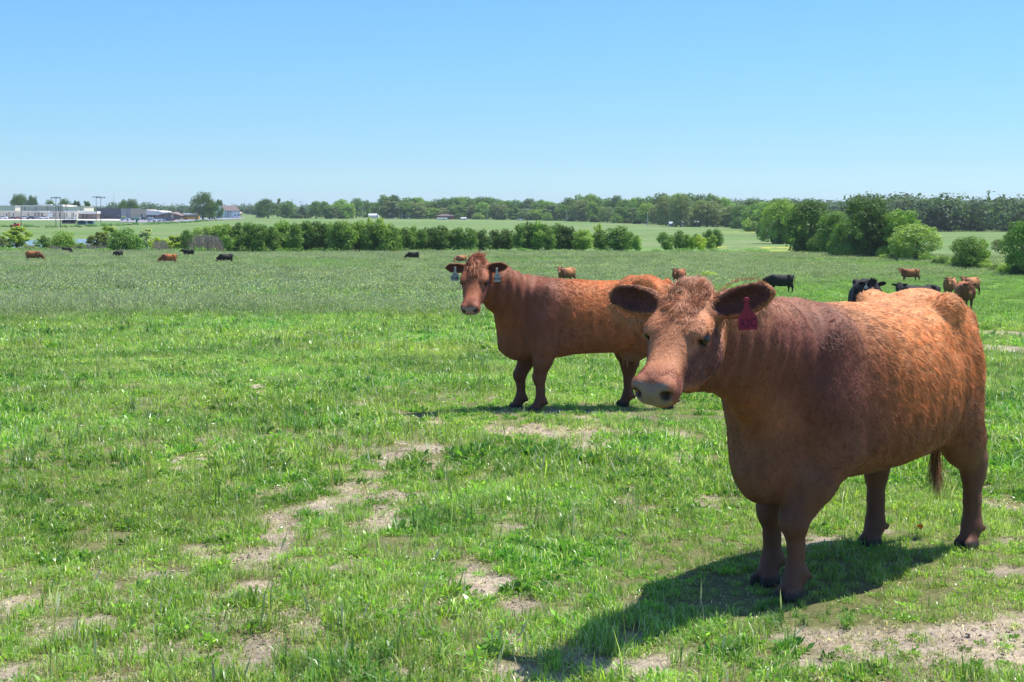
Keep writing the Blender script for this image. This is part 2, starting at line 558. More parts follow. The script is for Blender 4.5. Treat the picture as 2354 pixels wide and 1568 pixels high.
    for key, s in (('rl', 1), ('rr', -1)):
        fx, fy = g[key]
        P = [(-.60, s * .18, .92), (-.60 + (fx + .74) * .3, s * .185, .72), (-.655 + (fx + .74) * .7, (s * .19 + fy) / 2, .57), (fx - .012, fy, .44), (fx - .010, fy, .37), (fx - .004, fy, .25), (fx, fy, .115), (fx + .035, fy, .06)]
        pr.append(Chain(P, [.11, .10, .094, .060, .050, .040, .048, .046], [.19, .16, .145, .092, .070, .047, .054, .046], k=.07, g='leg'))
        for t in (1, -1):
            pr.append(Ell((fx + .055, fy + t * .027, .028), (.066, .026, .042), k=.012, g='leg'))
            pr.append(Ell((fx - .055, fy + t * .03, .10), (.018, .014, .018), k=.012, g='leg'))
    # tail
    tw = g['tail']
    pr.append(Chain([(-.80, 0, 1.24), (-.885, tw * .02, 1.17), (-.915, tw * .05, .95), (-.905, tw * .1, .70), (-.885, tw * .14, .50)], [.036, .03, .022, .017, .014], k=.03, g='tail'))
    if g['udder']:
        u = g['udder']
        pr.append(Ell((-.46, 0, .55 + tk * .5), (.15, .13, .10 * u + .02), k=.06, g='udder'))
        for s in (1, -1):
            for xx in (-.38, -.49):
                pr.append(Chain([(xx, s * .06, .50 + tk * .5), (xx, s * .065, .44 + tk * .5 - .045 * u)], [.02, .012], k=.015, g='udder'))
    return pr, g, H, poll


PALETTE = {
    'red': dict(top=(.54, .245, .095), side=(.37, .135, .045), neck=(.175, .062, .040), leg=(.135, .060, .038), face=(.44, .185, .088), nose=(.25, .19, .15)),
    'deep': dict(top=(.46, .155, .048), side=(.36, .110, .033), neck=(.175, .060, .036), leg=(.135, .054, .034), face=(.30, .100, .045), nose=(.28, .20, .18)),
    'tan': dict(top=(.44, .185, .075), side=(.38, .145, .055), neck=(.22, .085, .045), leg=(.11, .05, .03), face=(.34, .14, .06), nose=(.30, .2, .17)),
    'brown': dict(top=(.36, .125, .045), side=(.27, .088, .032), neck=(.18, .062, .030), leg=(.10, .04, .025), face=(.24, .085, .035), nose=(.22, .15, .13)),
    'black': dict(top=(.022, .018, .016), side=(.017, .013, .012), neck=(.014, .012, .013), leg=(.012, .010, .010), face=(.020, .018, .020), nose=(.03, .03, .032)),
}


def coat_info(P, pr, g, H, poll):
    q = (P - poll) @ H / (np.array([g['hx'], 1, g['hz']]) * g['hs'])
    D = {}
    for p in pr:
        if p.op != '+' and p.g != 'earcut': continue
        d = p.d(P) if p.op == '+' else np.abs(p.d(P))
        D[p.g] = d if p.g not in D else np.minimum(D[p.g], d)
    big = np.full(len(P), 9.0)
    hd = np.minimum(D['head'], big)
    other = np.minimum.reduce([D['neck'], D['torso'], D['leg']])
    wh = sstep(-.015, .03, other - hd) * (hd < .03)
    wh = np.where((D['ear'] < D['head'] - .005) & (D['ear'] < .04), 1, wh)
    we = sstep(-.02, .012, hd - D['ear']) * (D['ear'] < .02)
    neck = sstep(-.10, .10, D['torso'] - D['neck']) * (1 - wh)
    leg = sstep(.62, .40, P[:, 2]) * (1 - wh)
    return q, wh, we, neck, leg, D


def coat_color(P, N, info, pal, seed=0):
    q, wh, we, neck, leg, D = info
    c = {k: np.array(v) for k, v in PALETTE[pal].items()}
    n1 = fbm(P * 5.0, 4, seed); n2 = fbm(P * np.array([26, 26, 9]), 3, seed + 3); n3 = fbm(P * 2.2, 3, seed + 8)
    z = P[:, 2]; x = P[:, 0]
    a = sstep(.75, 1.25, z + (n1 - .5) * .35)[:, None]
    C = c['side'] * (1 - a) + c['top'] * a  # lighter back, with sun glancing along the topline painted into the coat
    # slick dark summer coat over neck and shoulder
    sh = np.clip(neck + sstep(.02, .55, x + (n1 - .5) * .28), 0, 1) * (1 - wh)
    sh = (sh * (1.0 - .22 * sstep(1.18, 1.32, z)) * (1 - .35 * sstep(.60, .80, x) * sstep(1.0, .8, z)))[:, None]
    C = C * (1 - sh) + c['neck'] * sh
    # browner belly, with the shade of the lower body painted in
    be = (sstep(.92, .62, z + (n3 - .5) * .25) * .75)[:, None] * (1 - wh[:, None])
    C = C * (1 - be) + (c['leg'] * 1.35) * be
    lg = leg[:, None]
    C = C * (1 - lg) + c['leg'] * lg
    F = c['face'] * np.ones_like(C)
    pol = sstep(.10, -.04, q[:, 0])[:, None]
    F = F * (1 - pol * .15)
    side = (sstep(.045, .09, np.abs(q[:, 1])) * sstep(-.02, -.05, q[:, 2]) * sstep(.05, .12, q[:, 0]))[:, None]
    F = F * (1 - side) + c['neck'] * .95 * side  # red-brown cheeks, darkened by painted shadow of ear and brow
    W = wh[:, None]
    C = C * (1 - W) + F * W
    # ears: dark inside and along the rim
    n = N @ H_glob(info)
    C = C * (1 - .0 * W)
    inner = we * sstep(.012, .004, D['earcut'])
    C = C * (1 - inner[:, None]) + (c['neck'] * .62) * inner[:, None]
    C = C * (.74 + .52 * n2[:, None]) * (.85 + .30 * n1[:, None])
    # bare nose and lips
    mz = (wh * (1 - we) * sstep(.36, .44, q[:, 0]))[:, None]
    C = C * (1 - mz * .55) + (c['neck'] * 1.55) * mz * .55
    nose = wh * (1 - we) * sstep(.492, .507, q[:, 0] + (n1 - .5) * .012 + .12 * np.clip(-q[:, 2] - .05, 0, .05)) * sstep(-.108, -.096, q[:, 2]) * sstep(.080, .066, np.abs(q[:, 1]))
    nose = nose[:, None]
    nc = c['nose'] * (.85 + .3 * fbm(P * 60, 2, seed)[:, None])
    C = C * (1 - nose) + nc * nose
    nd = np.minimum(np.hypot((q[:, 0] - .53) / 1.6, np.abs(q[:, 1]) - .062, q[:, 2] * 0 + 0), 9)
    nd = np.sqrt(((q[:, 0] - .525) / 1.4) ** 2 + (np.abs(q[:, 1]) - .062) ** 2 + (q[:, 2] + .038) ** 2)
    hole = (wh * sstep(.030, .018, nd))[:, None]
    C = C * (1 - hole) + np.array([.02, .012, .011]) * hole
    nd = np.sqrt(((q[:, 0] - .200)) ** 2 + (np.abs(q[:, 1]) - .114) ** 2 + ((q[:, 2] + .028) * 1.2) ** 2)
    lid = (wh * sstep(.046, .030, nd) * .85)[:, None]
    C = C * (1 - lid) + np.array([.05, .026, .02]) * lid
    hoof = (sstep(.062, .045, z) * (D['leg'] < .03))[:, None]
    C = C * (1 - hoof) + np.array([.045, .035, .03]) * hoof
    ud = (sstep(.02, -.005, D['udder'] - np.minimum(D['torso'], D['leg'])) * (z < .56))[:, None] if 'udder' in D else 0
    C = C * (1 - ud) + np.array([.20, .095, .07]) * ud if 'udder' in D else C
    return np.clip(C, .003, 1)


_HG = [None]
def H_glob(info): return _HG[0]


def groom(P, N, info, H, poll):
    """direction the hair lies in"""
    q, wh, we, neck, leg, D = info
    F = np.stack([-.75 * np.ones(len(P)), np.zeros(len(P)), -.62 * np.ones(len(P))], 1)
    up = sstep(1.1, 1.3, P[:, 2])[:, None]
    F = F * (1 - up) + np.array([-1.0, 0, -.1]) * up
    F = F * (1 - neck[:, None]) + np.array([-.35, 0, -1.0]) * neck[:, None]
    F = F * (1 - leg[:, None]) + np.array([-.1, 0, -1.0]) * leg[:, None]
    # face: swirl out from the whorl, then down the face toward the nose
    c = q - np.array([.03, 0, .02])
    rad = c / (np.linalg.norm(c, axis=1, keepdims=True) + 1e-6)
    sw = sstep(.12, .03, np.linalg.norm(c, axis=1))[:, None] * .8
    fy = np.sign(q[:, 1]) * .35 * sstep(0, .06, np.abs(q[:, 1]))
    base = np.stack([np.ones(len(P)) * .8, fy, -.25 * sstep(.05, .09, np.abs(q[:, 1]))], 1)
    back = sstep(-.01, -.06, q[:, 0])[:, None]
    base = base * (1 - back) + np.array([-1.0, 0, -.3]) * back
    fh = base * (1 - sw) + rad * sw
    nzl = sstep(.33, .43, q[:, 0])[:, None]
    fh = fh * (1 - nzl) + np.stack([.6 * np.ones(len(P)), np.sign(q[:, 1]) * .7 * sstep(.01, .05, np.abs(q[:, 1])), -.3 * np.ones(len(P))], 1) * nzl
    # ears: outwards
    ed = np.stack([-.1 * np.ones(len(P)), np.sign(q[:, 1]), 0 * q[:, 0]], 1)
    fh = fh * (1 - we[:, None]) + ed * we[:, None]
    Fh = fh @ H.T
    F = F * (1 - wh[:, None]) + Fh * wh[:, None]
    return F


def curves_obj(name, pts, rad, col, mtl, parent):
    """pts (n,k,3), rad (k,) profile * per-strand, col (n,3)"""
    n, k, _ = pts.shape
    hc = bpy.data.hair_curves.new(name)
    hc.add_curves([k] * n)
    hc.attributes['position'].data.foreach_set('vector', pts.astype(np.float32).ravel())
    ra = hc.attributes.get('radius') or hc.attributes.new('radius', 'FLOAT', 'POINT')
    ra.data.foreach_set('value', rad.astype(np.float32).ravel())
    ca = hc.attributes.new('hc', 'FLOAT_COLOR', 'CURVE')
    c = np.ones((n, 4), np.float32); c[:, :3] = col
    ca.data.foreach_set('color', c.ravel())
    hc.materials.append(mtl)
    o = bpy.data.objects.new(name, hc)
    COL.objects.link(o)
    if parent is not None: o.parent = parent
    return o


def m_hair():
    m = bpy.data.materials.new('coat_hair'); m.use_nodes = True
    t = m.node_tree; b = t.nodes['Principled BSDF']
    a = t.nodes.new('ShaderNodeAttribute'); a.attribute_name = 'hc'
    hi = t.nodes.new('ShaderNodeHairInfo')
    mr = t.nodes.new('ShaderNodeMapRange'); mr.inputs[3].default_value = .70; mr.inputs[4].default_value = 1.35
    t.links.new(hi.outputs['Random'], mr.inputs[0])
    x = t.nodes.new('ShaderNodeMix'); x.data_type = 'RGBA'; x.blend_type = 'MULTIPLY'; x.inputs[0].default_value = 1
    t.links.new(a.outputs['Color'], x.inputs[6]); t.links.new(mr.outputs[0], x.inputs[7])
    t.links.new(x.outputs[2], b.inputs['Base Color'])
    b.inputs['Roughness'].default_value = .38
    b.inputs['Specular IOR Level'].default_value = .32
    return m


M_HAIR = m_hair()
M_SKIN = mat('cow_skin', attr='col', rough=.62, spec=.20, bump=.12, bscale=260)
M_SKIN_FAR = mat('cow_coat', attr='col', rough=.65, spec=.2, bump=.5, bscale=30)
M_EYE = mat('eye_dark', (.010, .008, .010), rough=.06, spec=.6)
M_TAG_RED = mat('tag_red', (.24, .009, .030), rough=.5, spec=.4, noise=.15, nscale=40)
M_TAG_GREY = mat('tag_grey', (.36, .38, .36), rough=.5, spec=.4, noise=.12, nscale=40)
M_INK = mat('tag_ink', (.02, .02, .025), rough=.7)
M_INKR = mat('tag_marker', (.10, .008, .035), rough=.7)


def build_cow(name, label, pose, pal, loc, rz, h=0.012, group=None, scale=1.0, fur=0, fur_len=1.0, curl=0.0, seed=1, eyes=True, frad=.00085):
    pr, g, H, poll = cow_prims(pose)
    _HG[0] = H
    V, Q = polygonize(pr, h)
    root = thing(name, label, 'cow', loc, rz, group)
    root.scale = (scale,) * 3
    if g['fine']:
        me = mesh_np('tmp', V, Q, True)
        N = np.empty(len(V) * 3, np.float32); me.vertices.foreach_get('normal', N); N = N.reshape(-1, 3).astype(float); bpy.data.meshes.remove(me)
        q_, wh_, we_, nk_, lg_, D_ = coat_info(V, pr, g, H, poll)
        body_ = (1 - wh_)
        dsp = .016 * (fbm(V * 3.6, 3, seed + 40) - .5) * (1 - lg_) * body_ + .006 * (fbm(V * 14, 3, seed + 41) - .5) * body_
        # loose vertical folds of neck skin, faint ribs
        ph_ = V[:, 0] * 62 + 5 * fbm(V * np.array([3, 3, 1.5]), 2, seed + 42)
        dsp += .0065 * np.sin(ph_) * sstep(.35, .8, nk_) * body_ * sstep(.6, .9, V[:, 2])
        rib = sstep(-.35, -.15, V[:, 0]) * sstep(.35, .2, V[:, 0]) * sstep(.55, .75, V[:, 2]) * sstep(1.22, 1.05, V[:, 2])
        dsp += .0035 * np.sin(V[:, 0] * 58 + V[:, 2] * 14) * rib
        V = V + N * dsp[:, None]
    me = mesh_np('body', V, Q, True)
    N = np.empty(len(V) * 3, np.float32); me.vertices.foreach_get('normal', N); N = N.reshape(-1, 3).astype(float)
    info = coat_info(V, pr, g, H, poll)
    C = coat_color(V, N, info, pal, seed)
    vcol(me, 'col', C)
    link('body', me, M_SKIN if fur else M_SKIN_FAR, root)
    if eyes:
        for s in (1, -1):
            ev, ef = uv_sphere(.0215 * g['hs'], 20, 14)
            c = poll + H @ (np.array([.200 * g['hx'], s * .1185, -.028 * g['hz']]) * g['hs'])
            link('eye', mesh_np('eye', ev * np.array([1.1, 1, 1]) @ H.T + c, ef, True), M_EYE, root)
    if fur:
        grow_coat(root, V, Q, N, pr, g, H, poll, pal, fur, fur_len, curl, seed, frad)
    return root, H, poll, g


def ear_pt(g, H, poll, s, along, out, cross=0.0):
    ex = H @ unit(g['ear_l' if s > 0 else 'ear_r']); en = H @ unit(g['ear_n']); en = unit(en - ex * (en @ ex)); ey = np.cross(en, ex)
    b0 = poll + H @ (np.array([.035 * g['hx'], s * .098, -.03 * g['hz']]) * g['hs'])
    return b0 + (ex * along + en * out + ey * cross) * g['es'] * g['hs']


def uv_sphere(r, nu=16, nv=10):
    th = np.linspace(0, math.pi, nv + 1); ph = np.linspace(0, 2 * math.pi, nu, endpoint=False)
    V = np.array([[math.sin(t) * math.cos(p), math.sin(t) * math.sin(p), math.cos(t)] for t in th for p in ph]) * r
    F = [(i * nu + j, (i + 1) * nu + j, (i + 1) * nu + (j + 1) % nu, i * nu + (j + 1) % nu) for i in range(nv) for j in range(nu)]
    return V, np.array(F)


def grow_coat(root, V, Q, N, pr, g, H, poll, pal, count, flen, curl, seed, frad):
    rg = np.random.default_rng(seed)
    A, B, Cc, Dd = V[Q[:, 0]], V[Q[:, 1]], V[Q[:, 2]], V[Q[:, 3]]
    area = np.linalg.norm(np.cross(Cc - A, Dd - B), axis=1)
    cen = (A + B + Cc + Dd) / 4
    hd = np.linalg.norm(cen - (poll + H @ np.array([.2, 0, -.05])), axis=1)
    dens = area * (1 + .5 * (cen[:, 0] > .3)) * (1 + 1.6 * sstep(.45, .25, hd))
    dens *= np.where(cen[:, 1] < -.12, .45, 1)
    f = rg.choice(len(Q), count, p=dens / dens.sum())
    u, v = rg.random(count)[:, None], rg.random(count)[:, None]
    P = (A[f] * (1 - u) + B[f] * u) * (1 - v) + (Dd[f] * (1 - u) + Cc[f] * u) * v
    n = (N[Q[f, 0]] * (1 - u) + N[Q[f, 1]] * u) * (1 - v) + (N[Q[f, 3]] * (1 - u) + N[Q[f, 2]] * u) * v
    n /= np.linalg.norm(n, axis=1, keepdims=True)
    info = coat_info(P, pr, g, H, poll)
    q, wh, we, neck, leg, D = info
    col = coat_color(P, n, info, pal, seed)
    F = groom(P, n, info, H, poll)
    # wander of the lie of the hair, in locks
    wv = np.stack([fbm(P * 7, 3, seed + k) - .5 for k in (1, 2, 3)], 1)
    wv2 = np.stack([vnoise(P * 34, seed + k) - .5 for k in (4, 5, 6)], 1)
    F = F + (wv * 1.5 + wv2 * .7) * (1 - .5 * leg[:, None]) * (1 - .6 * neck[:, None])
    F = F - n * (F * n).sum(1, keepdims=True)
    F /= np.linalg.norm(F, axis=1, keepdims=True) + 1e-6
    x, z = P[:, 0], P[:, 2]
    # length by region
    flank = sstep(.45, .25, x + wv[:, 0] * .2) * sstep(.50, .62, z)
    L = .021 + .012 * flank
    L = L * (1 - neck * .25)
    ruf = sstep(1.24, 1.33, z) * (1 - wh) * .002
    L = L + ruf
    L = L * (1 - leg) + .012 * leg
    faceL = .013 + .020 * sstep(.20, .08, q[:, 0]) * sstep(.09, .04, np.abs(q[:, 1])) + .008 * sstep(.05, -.02, q[:, 0])
    faceL = faceL * sstep(.54, .44, q[:, 0]) + .002
    faceL = faceL * (1 - we) + (.018 + .022 * sstep(.0, -.08, q[:, 0] + .02) * 0) * we
    L = L * (1 - wh) + faceL * wh
    clump = vnoise(P * 45, seed + 9)
    L = L * (.55 + .75 * rg.random(count)) * (.7 + .6 * clump) * flen
    nosem = wh * (1 - we) * sstep(.487, .500, q[:, 0]) * (np.abs(q[:, 1]) < .074) * (q[:, 2] > -.10)
    eye = wh * (np.sqrt((q[:, 0] - .200) ** 2 + (np.abs(q[:, 1]) - .114) ** 2 + (q[:, 2] + .028) ** 2) < .043)
    hoof = (z < .055)
    keep = (nosem < .3) & (~eye.astype(bool)) & (~hoof)
    if 'udder' in D: keep &= ~((D['udder'] < .006) & (z < .54))
    P, n, F, L, col, wh, flank, we, neck, leg, q = [a[keep] for a in (P, n, F, L, col, wh, flank, we, neck, leg, q)]
    m = len(P)
    K = 5
    short = np.clip(1 - flank - .55 * wh * sstep(.34, .2, q[:, 0]), 0, 1)
    lift = (.30 - .12 * short)[:, None] * (.6 + .8 * rg.random((m, 1))) * (1 - .45 * leg[:, None])
    d0 = F + n * lift
    d0 /= np.linalg.norm(d0, axis=1, keepdims=True)
    side = np.cross(n, F)
    pts = np.zeros((m, K, 3))
    pts[:, 0] = P - n * .002
    ph = rg.random(m) * 6.28
    cc = curl * flank
    bend = (rg.random((m, 1)) - .5) * .8
    for k in range(1, K):
        t = k / (K - 1)
        dr = d0 + n * (-.22 * t * lift) + side * (bend * t * .5) + rg.normal(0, .10, (m, 3)) \
            + (side * np.cos(ph + t * 7)[:, None] + n * np.sin(ph + t * 7)[:, None] * .6) * cc[:, None]
        dr[:, 2] -= .25 * t * (1 - short)
        dr /= np.linalg.norm(dr, axis=1, keepdims=True)
        pts[:, k] = pts[:, k - 1] + dr * (L / (K - 1))[:, None]
    # locks: neighbouring hairs lean together toward their tips
    from mathutils import kdtree
    nc = max(m // 28, 1)
    kd = kdtree.KDTree(nc)
    for i_ in range(nc): kd.insert(P[i_], i_)
    kd.balance()
    own = np.fromiter((kd.find(p_)[1] for p_ in P), np.int64, m)
    tw_ = (np.linspace(0, 1, K) ** 1.3 * .50)[None, :, None] * (1 - .85 * short)[:, None, None]
    rel = pts[own] - pts[own][:, :1] + (P[own] * .75 + P * .25)[:, None]
    near_ = (np.linalg.norm(P[own] - P, axis=1) < .03)[:, None, None]
    pts = np.where(near_, pts * (1 - tw_) + rel * tw_, pts)
    lw_ = np.clip(.30 + .7 * flank + .5 * wh, 0, 1)
    lock_t = 1 + (.46 * (rg.random(nc)[own] - .48)) * lw_
    col = col * lock_t[:, None]
    prof = np.array([1, .95, .85, .6, .12])
    rad = frad * prof[None] * (.7 + .6 * rg.random((m, 1)))
    tip = .9 + .35 * flank[:, None] * rg.random((m, 1))
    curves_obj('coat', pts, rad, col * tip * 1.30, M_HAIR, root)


def tuft(root, base, H, axis_pts, n, length, spread, col, seed, up, sag=.5, name='forelock', rad=.0009, flow=None):
    """a lock of long loose hair"""
    rg = np.random.default_rng(seed)
    K = 7
    P0 = axis_pts[rg.integers(0, len(axis_pts), n)] + rg.normal(0, .012, (n, 3))
    az = rg.random(n) * 2 * math.pi
    d = up + spread * (np.cos(az)[:, None] * H[:, 0] + np.sin(az)[:, None] * H[:, 1]) * rg.random((n, 1))
    lock = np.stack([vnoise(P0 * 32, seed + k) - .5 for k in range(3)], 1)
    d = d + lock * 1.1
    if flow is not None: d = d + flow
    d /= np.linalg.norm(d, axis=1, keepdims=True)
    L = length * (.45 + .75 * rg.random(n)) / (K - 1)
    pts = np.zeros((n, K, 3)); pts[:, 0] = P0
    for k in range(1, K):
        d = d + rg.normal(0, .035, (n, 3)); d[:, 2] -= sag / K * 1.2
        d /= np.linalg.norm(d, axis=1, keepdims=True)
        pts[:, k] = pts[:, k - 1] + d * L[:, None]
    prof = np.array([1, 1, .95, .85, .7, .5, .12])
    c = np.array(col)[None] * (.75 + .55 * rg.random((n, 1)))
    return curves_obj(name, pts, rad * prof[None] * np.ones((n, 1)), c, M_HAIR, root)


def plate(outline, t):
    """thin slab from a 2-D outline (local x,z), thickness along y; convex-ish fan"""
    o = np.asarray(outline, float); n = len(o)
    V = np.concatenate([np.stack([o[:, 0], np.full(n, -t / 2), o[:, 1]], 1), np.stack([o[:, 0], np.full(n, t / 2), o[:, 1]], 1)])
    bm = bmesh.new()
    vs = [bm.verts.new(v) for v in V]
    bm.faces.new(vs[:n]); bm.faces.new(vs[n:][::-1])
    for i in range(n):
        j = (i + 1) % n
        bm.faces.new((vs[j], vs[i], vs[n + i], vs[n + j]))
    bmesh.ops.recalc_face_normals(bm, faces=bm.faces)
    bmesh.ops.triangulate(bm, faces=[f for f in bm.faces if len(f.verts) > 4])
    return bm


def ear_tag(root, top, facing, right, w, h, mtl, text, ink, size, text2=None, tilt=0.0):
    """hanging plastic tag; top = where it pierces the ear"""
    nrm = unit(facing); rt = unit(np.asarray(right) - nrm * (np.asarray(right) @ nrm)); up = np.cross(rt, nrm) * -1
    if up[2] < 0: up = -up
    ct, st_ = math.cos(tilt), math.sin(tilt)
    rt, up = rt * ct + up * st_, up * ct - rt * st_
    hw = w / 2
    out = [(-.006, .0), (-.009, -.02), (-.012, -h * .33), (-hw * .55, -h * .44), (-hw * .92, -h * .58), (-hw, -h * .66), (-hw, -h * .96), (-hw * .9, -h),
           (hw * .9, -h), (hw, -h * .96), (hw, -h * .66), (hw * .92, -h * .58), (hw * .55, -h * .44), (.012, -h * .33), (.009, -.02), (.006, 0)]
    bm = plate(out, .0022)
    me = bpy.data.meshes.new('ear_tag'); bm.to_mesh(me); bm.free()
    o = link('ear_tag', me, mtl, root)
    M = Matrix((( rt[0], nrm[0] * -1, up[0], top[0]), (rt[1], nrm[1] * -1, up[1], top[1]), (rt[2], nrm[2] * -1, up[2], top[2]), (0, 0, 0, 1)))
    o.matrix_local = M
    bt = bmesh.new(); bmesh.ops.create_cone(bt, cap_ends=True, segments=16, radius1=.011, radius2=.009, depth=.006, matrix=Matrix.Rotation(math.pi / 2, 4, 'X') @ Matrix.Translation((0, 0, .004)))
    mb = bpy.data.meshes.new('stud'); bt.to_mesh(mb); bt.free(); sd = link('stud', mb, mtl, o); sd.location = (0, -.002, -.008)
    def txt(body, sz, z, nm):
        cu = bpy.data.curves.new(nm, 'FONT'); cu.body = body; cu.size = sz; cu.align_x = 'CENTER'; cu.align_y = 'CENTER'; cu.extrude = .0003
        cu.offset = .0006
        tmp = bpy.data.objects.new(nm, cu); COL.objects.link(tmp)
        dg = bpy.context.evaluated_depsgraph_get()
        mm = bpy.data.meshes.new_from_object(tmp.evaluated_get(dg)); bpy.data.objects.remove(tmp)
        mm.materials.clear(); mm.materials.append(ink)
        t = bpy.data.objects.new(nm, mm); COL.objects.link(t); t.parent = o
        t.matrix_local = Matrix.Translation((0, -.0018, z)) @ Matrix.Rotation(math.pi / 2, 4, 'X') @ Matrix.Diagonal((.82, 1.15, 1, 1))
    txt(text, size, -h * .80, 'tag_number')
    if text2: txt(text2, size * .22, -h * .56, 'small_print')
    return o

# ---------------------------------------------------------------- ground
# bare, trodden patches: (x, y, rx, ry, strength)
GPD = np.exp(np.linspace(math.log(2.0), math.log(6000), 900))
def gp(u, v):
    """where the ray through picture pixel (u,v) meets the ground (used only to note the patches down)"""
    k = (u - 1176.5) / FPX
    z = CAM_H - (v - HOR) * GPD / FPX
    g = ground_base(k * GPD, GPD)
    hit = np.nonzero(z <= g)[0]
    i = hit[0] if len(hit) else len(GPD) - 1
    if i == 0: return (k * GPD[0], float(GPD[0]))
    e0, e1 = z[i - 1] - g[i - 1], z[i] - g[i]
    d = GPD[i - 1] + (GPD[i] - GPD[i - 1]) * e0 / max(e0 - e1, 1e-6)
    return (k * d, float(d))


BARE = []
for (u, v, ru, rv, s_) in [(820, 1140, 130, 40, 1.0), (640, 1215, 60, 50, .9), (1010, 1075, 80, 22, .8), (880, 1062, 70, 16, .7), (1190, 1000, 120, 26, .9), (1330, 1010, 120, 24, .85),
                           (1500, 1003, 90, 18, .8), (1160, 1350, 110, 55, 1.0), (1290, 1420, 60, 40, .6), (700, 1475, 60, 30, .9), (520, 1380, 120, 30, .6), (850, 1200, 70, 20, .8),
                           (2180, 1500, 330, 62, 1.15), (1900, 1475, 150, 30, .85), (2340, 1470, 120, 50, 1.0), (2340, 810, 120, 26, 2.2), (2330, 772, 110, 12, 1.8), (15, 907, 55, 9, 1.0),
                           (600, 892, 40, 6, .6), (1430, 832, 50, 5, .8), (930, 1135, 60, 18, .6), (1340, 1040, 60, 12, .6), (1480, 1250, 60, 20, .5), (2280, 1140, 60, 10, .7),
                           (340, 885, 30, 6, .5), (1080, 845, 60, 6, .5), (930, 825, 40, 5, .5), (790, 1300, 60, 14, .5), (1620, 1160, 50, 12, .5), (60, 1330, 60, 15, .4)]:
    x0, y0 = gp(u, v)
    rx = ru / FPX * y0
    y1 = gp(u, v - rv)[1]; y2 = gp(u, min(v + rv, 1640))[1]
    BARE.append((x0, y0, rx, (y1 - y2) / 2, s_))


def bare(x, y):
    p = np.stack([x, y], -1)
    wx = fbm(p * 1.6, 3, 21) - .5; wy = fbm(p * 1.6, 3, 22) - .5
    n = fbm(p * 5.5, 3, 23)
    m = np.zeros_like(x)
    for (a, b, rx, ry, s_) in BARE:
        q = np.hypot((x + wx * .5 - a) / rx, (y + wy * .9 - b) / ry)
        m = np.maximum(m, s_ * sstep(1.5, .3, q))
    m = m * 1.35 + (n - .5) * 1.5
    gen = sstep(.56, .66, fbm(p * 1.3, 3, 31)) * sstep(.50, .62, fbm(p * 6, 2, 33)) * .85
    return np.clip(np.maximum(sstep(.30, 1.0, m + .35 * (fbm(p * 14, 2, 25) - .5)), gen), 0, 1)


def hay(x, y):
    """taller grey-green hay grass beyond the grazed strip"""
    d = y + (fbm(np.stack([x, y], -1) * .12, 3, 41) - .5) * 26
    edge = np.interp(x / np.maximum(y, 1), [-.4, -.25, -.1, 0, .1, .2, .4], [30, 36, 42, 44, 50, 95, 130])
    return sstep(edge, edge * 1.6, d)


def mat_ground():
    m = bpy.data.materials.new('pasture_soil'); m.use_nodes = True
    t = m.node_tree; b = t.nodes['Principled BSDF']
    b.inputs['Roughness'].default_value = .95; b.inputs['Specular IOR Level'].default_value = .1
    a = t.nodes.new('ShaderNodeAttribute'); a.attribute_name = 'col'
    ge = t.nodes.new('ShaderNodeNewGeometry')
    nz = t.nodes.new('ShaderNodeTexNoise'); nz.inputs['Scale'].default_value = 38; nz.inputs['Detail'].default_value = 8; nz.inputs['Roughness'].default_value = .7
    t.links.new(ge.outputs['Position'], nz.inputs['Vector'])
    mr = t.nodes.new('ShaderNodeMapRange'); mr.inputs[1].default_value = .3; mr.inputs[2].default_value = .7; mr.inputs[3].default_value = .55; mr.inputs[4].default_value = 1.4
    t.links.new(nz.outputs[0], mr.inputs[0])
    n2 = t.nodes.new('ShaderNodeTexNoise'); n2.inputs['Scale'].default_value = .6; n2.inputs['Detail'].default_value = 8; n2.inputs['Roughness'].default_value = .65
    t.links.new(ge.outputs['Position'], n2.inputs['Vector'])
    m2 = t.nodes.new('ShaderNodeMapRange'); m2.inputs[1].default_value = .3; m2.inputs[2].default_value = .7; m2.inputs[3].default_value = .80; m2.inputs[4].default_value = 1.22
    t.links.new(n2.outputs[0], m2.inputs[0])
    mu = t.nodes.new('ShaderNodeMath'); mu.operation = 'MULTIPLY'
    t.links.new(mr.outputs[0], mu.inputs[0]); t.links.new(m2.outputs[0], mu.inputs[1])
    x = t.nodes.new('ShaderNodeMix'); x.data_type = 'RGBA'; x.blend_type = 'MULTIPLY'; x.inputs[0].default_value = 1
    t.links.new(a.outputs['Color'], x.inputs[6]); t.links.new(mu.outputs[0], x.inputs[7])
    t.links.new(x.outputs[2], b.inputs['Base Color'])
    bp = t.nodes.new('ShaderNodeBump'); bp.inputs['Strength'].default_value = .8; bp.inputs['Distance'].default_value = .03
    t.links.new(nz.outputs[0], bp.inputs['Height']); t.links.new(bp.outputs[0], b.inputs['Normal'])
    return m


G_LUSH = np.array([.13, .25, .04]); G_HAY = np.array([.20, .26, .12]); G_FAR = np.array([.118, .190, .055])
G_SOIL = np.array([.30, .235, .175]); G_STRAW = np.array([.50, .42, .32])


